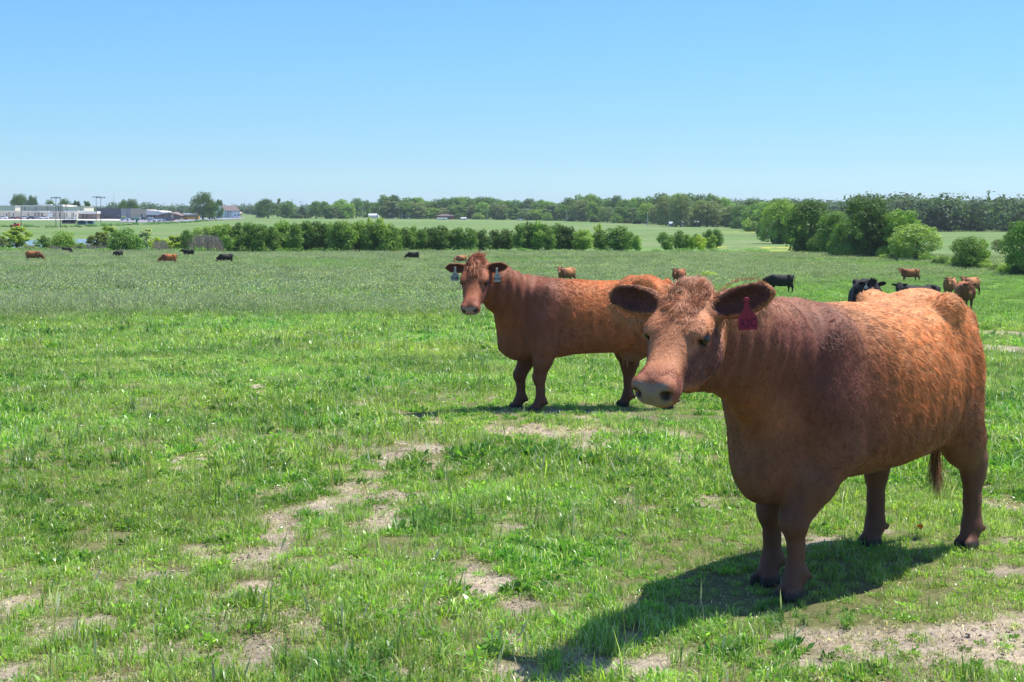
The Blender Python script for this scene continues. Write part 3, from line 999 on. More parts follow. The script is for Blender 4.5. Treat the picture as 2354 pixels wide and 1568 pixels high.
def field_color(x, y):
    p = np.stack([x, y], -1)
    r = np.hypot(x, y)
    lod = np.clip(r / 60, 0, 1)
    h = hay(x, y)[..., None]
    C = G_LUSH * (1 - h) + G_HAY * h
    f = sstep(200, 300, y)[..., None]
    C = C * (1 - f) + G_FAR * f
    # broad tonal drifts, stretched along the slope
    n = fbm(p * np.array([.03, .06]), 4, 51)[..., None]
    n2 = fbm(p * np.array([.006, .02]), 3, 52)[..., None]
    pale = sstep(.50, .64, n) * h * (1 - f)
    C = C * (1 - .5 * pale) + np.array([.30, .32, .19]) * .5 * pale
    C = C * (.84 + .32 * n2)
    lushp = sstep(.58, .68, fbm(p * np.array([.05, .10]), 3, 53))[..., None] * h * (1 - f)
    C = C * (1 - lushp * .5) + np.array([.09, .20, .035]) * lushp * .5
    C = C * (1 - .35 * f * sstep(.52, .62, n)) + np.array([.24, .23, .13]) * .35 * f * sstep(.52, .62, n)
    k = x / np.maximum(y, 1)
    # damp bright strip along the tree row and yellow buttercups at its right end
    br = (sstep(222, 229, y) * sstep(262, 240, y) * (k > -.3) * sstep(.27, .22, k))[..., None]
    C = C * (1 - br * .8) + np.array([.14, .32, .03]) * br * .8
    ye = 0
    for (u, v, ru, rv) in [(1790, 571, 60, 3), (1760, 577, 70, 2), (1650, 569, 60, 2.5), (1700, 534, 50, 1.2), (1560, 578, 60, 1.5), (1725, 592, 35, 1.5), (1850, 567, 40, 1), (2235, 628, 25, 1.5)]:
        x0, y0 = gp(u, v); ry = abs(gp(u, v - rv)[1] - y0) + 1
        ye = np.maximum(ye, sstep(1.3, .4, np.hypot((x - x0) / (ru / FPX * y0), (y - y0) / ry)) * sstep(.42, .6, vnoise(p * np.array([.5, .3]), 61)))
    C = C * (1 - ye[..., None] * .8) + np.array([.50, .47, .03]) * ye[..., None] * .8
    bd = bare(x, y) * (1 - sstep(40, 60, y))
    sc_ = fbm(p * 9, 3, 71)[..., None]
    soil = G_SOIL * (1 - sc_) + G_STRAW * sc_
    soil = soil * (.8 + .35 * fbm(p * 2.5, 3, 72)[..., None])
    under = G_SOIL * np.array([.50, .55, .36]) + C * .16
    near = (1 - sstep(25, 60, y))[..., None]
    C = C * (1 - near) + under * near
    return C * (1 - bd[..., None]) + soil * bd[..., None]


rings = np.concatenate([np.linspace(.3, 3.5, 10)[:-1], np.exp(np.linspace(math.log(3.5), math.log(60), 420))[:-1], np.exp(np.linspace(math.log(60), math.log(1200), 260))[:-1], np.exp(np.linspace(math.log(1200), math.log(9000), 40))])
fr_ = np.linspace(-math.radians(30), math.radians(30), 520)
bk_ = np.linspace(math.radians(30), math.radians(330), 70)[1:-1]
azs = np.concatenate([fr_, bk_])
RR, AA = np.meshgrid(rings, azs, indexing='ij')
GX, GY = RR * np.sin(AA), RR * np.cos(AA)
GZ = ground(GX, GY)
# hoof-trodden relief in the bare earth
bdv = np.where(GY < 60, bare(GX, GY), 0)
GZ = GZ + .045 * (fbm(np.stack([GX, GY], -1) * 10, 4, 81) - .5) * bdv - .012 * bdv
nr, na = RR.shape
i = np.arange(nr - 1)[:, None] * na; j = np.arange(na)[None]
j2 = (j + 1) % na
F = np.stack([i + j, i + j2, i + na + j2, i + na + j], -1).reshape(-1, 4)
VV = np.stack([GX, GY, GZ], -1).reshape(-1, 3)
ctr = np.array([[0, 0, float(ground(0, .1))]])
tri = [(len(VV), (k + 1) % na, k) for k in range(na)]
VV = np.concatenate([VV, ctr])
me = mesh_np('ground', VV, F[:, ::-1], True)
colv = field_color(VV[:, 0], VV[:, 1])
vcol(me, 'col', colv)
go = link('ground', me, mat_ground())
tag(go, 'wide green pasture sloping gently down to a row of trees', 'ground', kind='structure')

# ---------------------------------------------------------------- the two cows in front
def world_to_local(p, org, rz, s=1.0):
    p = np.asarray(p, float) - np.asarray(org, float)
    c, s_ = math.cos(-rz), math.sin(-rz)
    return np.array([c * p[0] - s_ * p[1], s_ * p[0] + c * p[1], p[2]]) / s


FUR1 = 280000
if ONLY in ('', 'c1', 'cows'):
    ang = math.radians(224)
    org = (1.63, 6.78, float(ground(1.63, 6.78)) - .015)
    pose = dict(fl=(0.635, 0.11), fr=(0.505, -0.11), rl=(-0.80, 0.18), rr=(-0.48, -0.18),
                poll=world_to_local((.695, 5.56, 1.378), org, ang), yaw=math.radians(238 - 224), pitch=math.radians(41), roll=math.radians(-3),
                ear_l=(-.30, .86, .20), ear_r=(-.14, -.96, .06), ear_n=(.6, 0, .8), belly=-.01, width=.98, udder=.0, brisket=.085, tail=-.5, hs=.98, hx=.93, hz=1.06, es=1.05)
    org1, ang1 = org, ang
    root1, H1, poll1, g1 = build_cow('cow', 'big reddish brown cow with red ear tag standing nearest at right', pose, 'red', org, ang,
                                     h=.009, fur=FUR1, fur_len=1.0, curl=.1, seed=3)
if ONLY in ('', 'c2', 'cows'):
    ang = math.radians(190)
    org = (.72, 13.5, float(ground(.72, 13.5)) - .015)
    S2 = .97
    pose = dict(fl=(0.50, 0.14), fr=(0.64, -0.14), rl=(-0.80, 0.18), rr=(-0.45, -0.17),
                poll=world_to_local((-.327, 13.1, float(ground(-.3, 13.1)) + 1.37), org, ang, S2), yaw=math.radians(259 - 190), pitch=math.radians(50), roll=math.radians(2),
                ear_l=(-.02, .97, .10), ear_r=(-.02, -.97, .06), ear_n=(.6, 0, .8), belly=-.085, width=.86, udder=.9, brisket=.0, tail=.5, hs=1.0, hx=1.02, hz=1.05, es=.82, tuck=.05)
    org2, ang2 = org, ang
    root2, H2, poll2, g2 = build_cow('cow', 'deep red cow with two grey numbered ear tags standing side-on behind the nearest cow', pose, 'deep', org, ang,
                                     h=.011, fur=FUR1 // 2, fur_len=.9, curl=.5, seed=11, scale=S2, frad=.0013)

# ear tags and loose hair
def view_axes(p, org, ang, S=1.0):
    toc = world_to_local((0, 0, CAM_H), org, ang, S) - p
    toc[2] = 0
    toc = unit(toc)
    return toc, np.cross([0, 0, 1.0], toc)


if ONLY in ('', 'c1', 'cows'):
    p = ear_pt(g1, H1, poll1, 1, .15, .030, 0)
    f, r = view_axes(p, org1, ang1)
    ear_tag(root1, p + f * .04 + np.array([0, 0, .0]), f * .95 + r * .2, r, .074, .122, M_TAG_RED, 'A2C', M_INKR, .040, None, tilt=.06)
    whorl = loc = poll1 + H1 @ (np.array([.0, 0, .028]) * 1.0)
    base = np.stack([poll1 + H1 @ np.array([a, b, .024]) for a in np.linspace(-.05, .03, 5) for b in np.linspace(-.07, .07, 8)])
    tuft(root1, None, H1, base, 900, .045, .30, (.46, .22, .115), 5, H1[:, 2] * .25 + H1[:, 0] * .45, sag=1.5, rad=.0007, flow=None)
    # long pale fringe on the lower rims of the ears
    for s in (1, -1):
        rim = np.stack([ear_pt(g1, H1, poll1, s, .125 + .112 * math.cos(t), .012, .074 * math.sin(t)) for t in np.linspace(0, 2 * math.pi, 60)])
        ctr_ = ear_pt(g1, H1, poll1, s, .115, .01, 0)
        K = 60
        for k0 in range(0, 60, 60):
            fl = (rim - ctr_)
            n_ = 900
            rg = np.random.default_rng(20 + s); ii = rg.integers(0, 60, n_)
            d0 = fl[ii] / np.linalg.norm(fl[ii], axis=1, keepdims=True) + rg.normal(0, .25, (n_, 3)) + np.array([0, 0, -.25])
            L = (.009 + .034 * (fl[ii][:, 2] < -.015)) * (.5 + rg.random(n_))
            pts = np.zeros((n_, 5, 3)); pts[:, 0] = rim[ii] + rg.normal(0, .003, (n_, 3))
            for k in range(1, 5):
                d0 = d0 + rg.normal(0, .1, (n_, 3)) + np.array([0, 0, -.12]); d0 /= np.linalg.norm(d0, axis=1, keepdims=True)
                pts[:, k] = pts[:, k - 1] + d0 * (L / 4)[:, None]
            curves_obj('ear_fringe', pts, .0007 * np.array([1, .9, .75, .5, .1])[None] * np.ones((n_, 1)), np.array((.55, .25, .10))[None] * (.6 + .6 * rg.random((n_, 1))), M_HAIR, root1)
    # tail switch
    tp = np.array([[-.885, -.07, .5 - .02 * k] for k in range(4)])
    tuft(root1, None, H1, tp, 420, .20, .04, (.30, .15, .07), 9, np.array([0, 0, -1.0]), sag=.2, name='tail_switch', rad=.0012)
    # whiskers
    # straw and seed bits would be coat pattern: left to the coat
if ONLY in ('', 'c2', 'cows'):
    for s, dx in ((1, .0), (-1, .0)):
        p = ear_pt(g2, H2, poll2, s, .13, .030, -.01)
        f, r = view_axes(p, org2, ang2, S2)
        ear_tag(root2, p + f * .015, f, r, .078 if s < 0 else .062, .130, M_TAG_GREY, '92104', M_INK, .034 if s < 0 else .030, 'OHERO UT', tilt=-.03 if s < 0 else .06)
    base = np.stack([poll2 + H2 @ np.array([a, b, .026]) for a in np.linspace(-.05, .04, 6) for b in np.linspace(-.05, .05, 8)])
    tuft(root2, None, H2, base, 600, .075, .25, (.38, .13, .06), 6, H2[:, 2] * .30 - H2[:, 0] * .55 + H2[:, 1] * .35, sag=.8, rad=.0014)
    base = np.stack([poll2 + H2 @ np.array([a, b, .03]) for a in np.linspace(-.02, .10, 6) for b in np.linspace(-.035, .035, 6)])
    tuft(root2, None, H2, base, 600, .085, .20, (.42, .16, .075), 8, H2[:, 0] * .85 + H2[:, 2] * .34 + H2[:, 1] * .12, sag=.8, name='forelock', rad=.0014)

# ---------------------------------------------------------------- the rest of the herd
def herd(u, d, head, pal, scale, label, pose, h=.03, dy=0.0, group=None, tag_=None):
    x = (u - 1176.5) / FPX * d
    P = dict(fine=False, belly=.01, hs=1.0, hx=.97, es=.9)
    P.update(pose)
    r, H, pl, g = build_cow('cow', label, P, pal, (x, d, float(ground(x, d)) + dy), math.radians(head), h=h, group=group, scale=scale, fur=0, seed=int(u) % 97, eyes=d < 80)
    return r, H, pl, g


def look(head, s=1.0, z=1.36, x=1.12, pitch=.95, side=None, off=0.0):
    """pose of a cow turning its face to the camera; head = body heading in degrees"""
    yaw = math.radians(270 + off - head)
    yaw = (yaw + math.pi) % (2 * math.pi) - math.pi
    yy = .30 * math.sin(yaw) if side is None else side
    return dict(poll=(x - .10 * abs(math.sin(yaw)), yy, z), yaw=yaw, pitch=pitch)


GR = dict(poll=(1.36, .0, .56), yaw=0.0, pitch=1.15, neck_mid=(1.02, 0, .80), fl=(.62, .18), fr=(.42, -.16), rl=(-.80, .17), rr=(-.56, -.17))
GR2 = dict(GR, poll=(1.30, .22, .52), yaw=.4, fl=(.48, .17), fr=(.66, -.16), rl=(-.60, .17), rr=(-.84, -.17))
if ONLY in ('', 'herd', 'env'):
    HG = 'cattle grazing far out in the pasture'
    herd(76, 160, 2, 'brown', .95, 'reddish brown cow grazing to the right at the far left', GR, group=HG)
    herd(152, 214, 30, 'black', .72, 'black calf half hidden beside the round bushy tree', dict(GR2), group=HG, h=.035)
    herd(163, 200, 300, 'black', .62, 'small black calf standing in front of the other black calf', look(300), group=HG, h=.035)
    herd(273, 176, 250, 'black', .80, 'black cow with lowered head facing the camera by the big round tree', dict(look(250, z=1.12, off=-35), rl=(-.6, .18)), group=HG)
    herd(389, 146, 181, 'deep', .88, 'deep red cow grazing to the left below the standing black cow', GR, group=HG)
    herd(434, 186, 180, 'black', .80, 'black cow standing in profile facing left at left of the long tree row', dict(poll=(1.16, .0, 1.30), yaw=.1, pitch=.55, fl=(.60, .16), rl=(-.78, .17)), group=HG)
    herd(519, 150, 205, 'black', .86, 'dark brownish-black cow grazing to the left, alone before the tree row', GR2, group=HG)
    herd(950, 182, 182, 'black', .84, 'black cow grazing to the left in front of the middle of the tree row', dict(GR), group=HG)
    herd(1060, 168, 212, 'tan', .82, 'tan cow grazing just left of the tagged cow head', GR2, group=HG)
    MG = 'cattle standing behind the two nearest cows'
    herd(1302, 111, 222, 'tan', .97, 'tan cow facing the camera above the back of the tagged cow', look(222), group=MG, h=.026)
    herd(1560, 108, 236, 'brown', .93, 'reddish cow facing the camera between the two nearest cows', look(236), group=MG, h=.026)
    herd(1796, 96, 172, 'black', .95, 'black cow with lowered head standing sideways behind the red ear tag', dict(poll=(1.22, .05, 1.02), yaw=-.2, pitch=.9, neck_mid=(1.0, 0, 1.0), fl=(.62, .16), rr=(-.5, -.18)), group=MG, h=.026)
    r12, H12, p12, g12 = herd(1990, 35.5, 259, 'black', 1.10, 'black cow with a grey ear tag looking straight at the camera', dict(look(259, z=1.30, x=1.15, pitch=1.0, off=4), fine=True, width=.98), group=MG, h=.017)
    tp_ = ear_pt(g12, H12, p12, -1, .06, .03, -.02)
    org12 = np.array(r12.location); f12, rt12 = view_axes(tp_, org12, math.radians(259), 1.10)
    ear_tag(r12, tp_ + f12 * .04, f12, rt12, .075, .11, M_TAG_GREY, '', M_INK, .03)
    base = np.stack([p12 + H12 @ np.array([a, b, .026]) for a in np.linspace(-.05, .04, 6) for b in np.linspace(-.05, .05, 6)])
    tuft(r12, None, H12, base, 350, .06, .4, (.02, .018, .02), 16, H12[:, 2] * .35 - H12[:, 0] * .5, sag=.5, rad=.003)
    herd(2112, 57, 196, 'black', 1.04, 'black cow peering over the back of the nearest cow', dict(look(196, z=1.36), fl=(.6, .16)), group=MG, h=.022)
    herd(2092, 137, 176, 'brown', .97, 'reddish brown cow standing in profile with its head turned to the camera', dict(look(200, z=1.34), fl=(.62, .17), rl=(-.82, .17), rr=(-.52, -.18)), group=MG, h=.026)
    herd(2183, 99, 242, 'tan', 1.08, 'orange-brown cow facing the camera, left one of the three at right', look(242), group=MG, h=.026)
    herd(2229, 105, 213, 'tan', 1.05, 'orange-tan cow turned to the camera behind the other two at right', look(213), group=MG, h=.026)
    herd(2218, 72, 262, 'brown', 1.1, 'stout dark reddish cow facing the camera, nearest of the three at right', dict(look(262, z=1.26, pitch=1.15, off=-6), width=1.15, tail=1.0), group=MG, h=.022)

# ---------------------------------------------------------------- trees and shrubs
def m_leaf(name, base, trans=.35, sat=1.0):
    m = bpy.data.materials.new(name); m.use_nodes = True
    t = m.node_tree; t.nodes.clear()
    o = t.nodes.new('ShaderNodeOutputMaterial')
    a = t.nodes.new('ShaderNodeAttribute'); a.attribute_name = 'col'
    oi = t.nodes.new('ShaderNodeObjectInfo')
    x = t.nodes.new('ShaderNodeMix'); x.data_type = 'RGBA'; x.blend_type = 'MULTIPLY'; x.inputs[0].default_value = 1
    t.links.new(a.outputs['Color'], x.inputs[6]); t.links.new(oi.outputs['Color'], x.inputs[7])
    d = t.nodes.new('ShaderNodeBsdfPrincipled'); d.inputs['Roughness'].default_value = .6; d.inputs['Specular IOR Level'].default_value = .16
    tr = t.nodes.new('ShaderNodeBsdfTranslucent')
    y = t.nodes.new('ShaderNodeMix'); y.data_type = 'RGBA'; y.blend_type = 'MULTIPLY'; y.inputs[0].default_value = 1; y.inputs[7].default_value = (1.25, 1.35, .6, 1)
    t.links.new(x.outputs[2], d.inputs['Base Color']); t.links.new(x.outputs[2], y.inputs[6]); t.links.new(y.outputs[2], tr.inputs['Color'])
    ms = t.nodes.new('ShaderNodeMixShader'); ms.inputs[0].default_value = trans
    t.links.new(d.outputs[0], ms.inputs[1]); t.links.new(tr.outputs[0], ms.inputs[2]); t.links.new(ms.outputs[0], o.inputs['Surface'])
    return m


M_LEAF = m_leaf('foliage', None)
M_BARK = mat('bark', (.11, .085, .065), rough=.95, noise=.3, nscale=3)


def leaf_cloud(rg, lobes, n, size, shell=.45, up=.35):
    """n leafy quads scattered through ellipsoid lobes: (cx,cy,cz,rx,ry,rz)"""
    lobes = np.asarray(lobes, float)
    wt = (lobes[:, 3] * lobes[:, 4] * lobes[:, 5]) ** .67
    k = rg.choice(len(lobes), n, p=wt / wt.sum())
    d = rg.normal(size=(n, 3)); d /= np.linalg.norm(d, axis=1, keepdims=True)
    r = shell + (1 - shell) * rg.random(n) ** .6
    r = r * (.82 + .36 * vnoise(lobes[k, :3] * 3 + d * 2.6, 5))
    P = lobes[k, :3] + d * r[:, None] * lobes[k, 3:]
    nrm = d + rg.normal(0, .55, (n, 3)); nrm[:, 2] += up
    nrm /= np.linalg.norm(nrm, axis=1, keepdims=True)
    t = np.cross(nrm, rg.normal(size=(n, 3))); t /= np.linalg.norm(t, axis=1, keepdims=True)
    b = np.cross(nrm, t)
    s = size * (.5 + .9 * rg.random(n))[:, None]
    t = t * s; b = b * s * .62
    # a bent leafy spray: two quads' worth of outline in one
    V = np.stack([P - t, P - b * .9 + nrm * s * .12, P + t * 1.05, P + b * .9 + nrm * s * .12], 1).reshape(-1, 3)
    F = np.arange(4 * n).reshape(-1, 4)
    tone = (.72 + .56 * rg.random(n)) * (.85 + .3 * vnoise(P * .9, 9))
    return V, F, tone, P


def tube(pts, rad, n=7):
    pts = np.asarray(pts, float); V = []; F = []
    for i, p in enumerate(pts):
        d = unit(pts[min(i + 1, len(pts) - 1)] - pts[max(i - 1, 0)])
        a = unit(np.cross(d, [0.31, .95, .02])); b = np.cross(d, a)
        for j in range(n):
            t = 2 * math.pi * j / n
            V.append(p + rad[i] * (math.cos(t) * a + math.sin(t) * b))
    for i in range(len(pts) - 1):
        for j in range(n):
            F.append((i * n + j, i * n + (j + 1) % n, (i + 1) * n + (j + 1) % n, (i + 1) * n + j))
    return np.array(V), np.array(F)


def merge(parts):
    V = []; F = []; o = 0
    for v, f in parts:
        V.append(v); F.append(f + o); o += len(v)
    return np.concatenate(V), np.concatenate(F)


def crown_mesh(rg, lobes, n, size, tint=(1, 1, 1), name='crown', **kw):
    V, F, tone, P = leaf_cloud(rg, lobes, n, size, **kw)
    me = mesh_np(name, V, F)
    hue = rg.normal(0, .08, n)
    c = np.stack([tone * (1 + hue), tone, tone * (1 - hue)], 1)
    vcol(me, 'col', np.repeat(np.clip(c, .05, 3), 4, 0))
    me.materials.append(M_LEAF)
    return me


def trunk_mesh(rg, h, r0, limbs, reach, z0=.25, lean=.04):
    pts = [(0, 0, -.3)] + [(rg.normal(0, lean) * h * t, rg.normal(0, lean) * h * t, h * t) for t in (.15, .35, .55, .75, .92)]
    parts = [tube(pts, [r0 * 1.35, r0, r0 * .8, r0 * .6, r0 * .38, r0 * .12])]
    for k in range(limbs):
        t = z0 + (.8 - z0) * k / max(limbs - 1, 1)
        a = k * 2.4 + rg.random(); L = reach * (1 - .45 * t) * (.7 + .5 * rg.random())
        p0 = np.array([np.interp(t * h, [q[2] for q in pts], [q[0] for q in pts]), np.interp(t * h, [q[2] for q in pts], [q[1] for q in pts]), t * h])
        d = np.array([math.cos(a), math.sin(a), .55 + .4 * rg.random()])
        parts.append(tube([p0, p0 + d * L * .45, p0 + d * L * .8 + np.array([0, 0, .08 * L]), p0 + d * L], [r0 * .42, r0 * .28, r0 * .17, r0 * .06], 5))
    V, F = merge(parts)
    me = mesh_np('trunk', V, F, True); me.materials.append(M_BARK)
    return me


def make_kind(seed, form, leaves, size):
    """meshes of one tree of height 1"""
    rg = np.random.default_rng(seed)
    L = []
    if form == 'ovoid':        # young planted hardwood, branched to the ground
        for k in range(15):
            z = .16 + .74 * k / 14
            w = .31 * math.sin(math.pi * min(1, (z * .86 + .10))) ** .5
            a = rg.random() * 6.28
            L.append((math.cos(a) * w * .5, math.sin(a) * w * .5, z, w * .72, w * .72, .12))
        L.append((0, 0, .5, .22, .22, .36))
        tr = trunk_mesh(rg, .8, .018, 5, .22, .1)
    elif form == 'round':      # broad spreading crown
        for k in range(22):
            a = k * 2.4; q = math.sqrt((k + .5) / 22)
            z = .58 + .30 * (1 - q * q) - .04 * q + rg.normal(0, .05)
            r = .13 + .06 * rg.random()
            L.append((math.cos(a) * .36 * q, math.sin(a) * .36 * q, z, r, r, r * .85))
        for k in range(16):
            a = k * .9 + rg.random(); q = .20 + .22 * rg.random()
            L.append((math.cos(a) * q, math.sin(a) * q, .12 + .34 * rg.random(), .12, .12, .12))
        L.append((0, 0, .30, .2, .2, .22))
        tr = trunk_mesh(rg, .8, .03, 8, .40, .15)
    elif form == 'tall':       # upright woodland tree
        for k in range(26):
            z = .07 + .85 * k / 25; w = .25 * math.sin(math.pi * (.12 + .8 * z)) ** .6
            a = k * 2.4
            L.append((math.cos(a) * w, math.sin(a) * w, z, .12 + .05 * rg.random(), .12 + .05 * rg.random(), .10))
        L.append((0, 0, .52, .2, .2, .34))
        tr = trunk_mesh(rg, .85, .026, 8, .32, .12)
    elif form == 'loose':      # feathery, see-through
        for k in range(44):
            a = rg.random() * 6.28; q = rg.random() ** .5; z = .10 + .84 * rg.random()
            w = .34 * math.sin(math.pi * min(.98, z * .9 + .08)) ** .6
            L.append((math.cos(a) * w * q, math.sin(a) * w * q, z, .05 + .06 * rg.random(), .08, .06 + .05 * rg.random()))
        tr = trunk_mesh(rg, .88, .016, 12, .36, .08, .06)
    elif form == 'bush':
        for k in range(20):
            a = k * 2.4; q = math.sqrt((k + .5) / 20)
            L.append((math.cos(a) * .50 * q, math.sin(a) * .50 * q, .40 + .34 * (1 - q * q) * (1 if k % 3 else .2) - .12 * q + rg.normal(0, .04), .22 + .08 * rg.random(), .23, .22))
        for k in range(9):
            a = k * .72; L.append((math.cos(a) * .46, math.sin(a) * .46, .16, .2, .2, .16))
        tr = trunk_mesh(rg, .6, .022, 7, .4, .05)
    elif form == 'cone':       # cedar
        for k in range(15):
            z = .12 + .82 * k / 14; w = .24 * (1 - z) + .03
            a = k * 2.4
            L.append((math.cos(a) * w * .4, math.sin(a) * w * .4, z, w, w, .09))
        tr = trunk_mesh(rg, .9, .02, 6, .2, .1)
    cr_ = crown_mesh(rg, L, leaves, size)
    return tr, cr_


KINDS = {}
def kind(form, var, leaves, size):
    if leaves >= 3600: leaves, size = 9000, size * .62
    elif leaves >= 2600: leaves, size = 5500, size * .66
    else: leaves, size = 3600, size * .66
    if form == 'bush': size *= 1.5
    if form == 'loose': size *= 1.15
    key = (form, var, leaves)
    if key not in KINDS: KINDS[key] = make_kind(hash01(np.array(var), np.array(len(form)), np.array(leaves), 3).item() * 1e6 // 1, form, leaves, size) if False else make_kind(var * 31 + leaves, form, leaves, size)
    return KINDS[key]


TREE_COL = {'dark': (.040, .082, .024), 'mid': (.058, .118, .030), 'light': (.092, .170, .038), 'yellow': (.150, .225, .038), 'grey': (.085, .125, .062),
            'silver': (.17, .24, .15), 'pale': (.125, .200, .060), 'tan': (.085, .125, .040), 'deep': (.030, .060, .024)}


def tree(u, vb, vt, wpx, form, var, leaves, size, tone, label, cat='tree', name='tree', group=None, d=None, rz=None):
    """a tree whose foot is seen at (u,vb) and top at vt"""
    if d is None: x, y = gp(u, vb)
    else: x, y = (u - 1176.5) / FPX * d, d
    z = float(ground(x, y))
    top = CAM_H - (vt - HOR) * y / FPX
    h = max((top - z) * 1.03, .6)
    w = wpx / FPX * y
    nat = {'ovoid': .62, 'round': .95, 'tall': .72, 'loose': .80, 'bush': 1.45, 'cone': .55}[form]
    sxy = w / nat
    root = thing(name, label, cat, (x, y, z - .02), RNG.random() * 6.28 if rz is None else rz, group)
    root.scale = (sxy, sxy, h)
    tr, cr_ = kind(form, var, leaves, size)
    o = bpy.data.objects.new('trunk', tr); COL.objects.link(o); o.parent = root
    c = bpy.data.objects.new('crown', cr_); COL.objects.link(c); c.parent = root
    t = np.array(TREE_COL[tone]) * np.array([2.7, 2.3, 1.9]) * (.9 + .2 * RNG.random()) * np.array([1 + .1 * (RNG.random() - .5), 1, 1])
    c.color = (*t, 1)
    return root


ORD = ['first', 'second', 'third', 'fourth', 'fifth', 'sixth', 'seventh', 'eighth', 'ninth', 'tenth', 'eleventh', 'twelfth', 'thirteenth', 'fourteenth', 'fifteenth',
       'sixteenth', 'seventeenth', 'eighteenth', 'nineteenth', 'twentieth', 'twenty-first', 'twenty-second', 'twenty-third', 'twenty-fourth', 'twenty-fifth', 'twenty-sixth',
       'twenty-seventh', 'twenty-eighth', 'twenty-ninth', 'thirtieth', 'thirty-first', 'thirty-second', 'thirty-third', 'thirty-fourth', 'thirty-fifth', 'thirty-sixth', 'thirty-seventh', 'thirty-eighth', 'thirty-ninth', 'fortieth']


def c2(x): return 459.6 + x * .2441
def c3(x): return 919.2 + x * .2441
def c4(x): return 1378.9 + x * .2196
def c5(x): return 1781.0 + x * .2431
def vy(y, k=.2441): return 425.1 + y * k

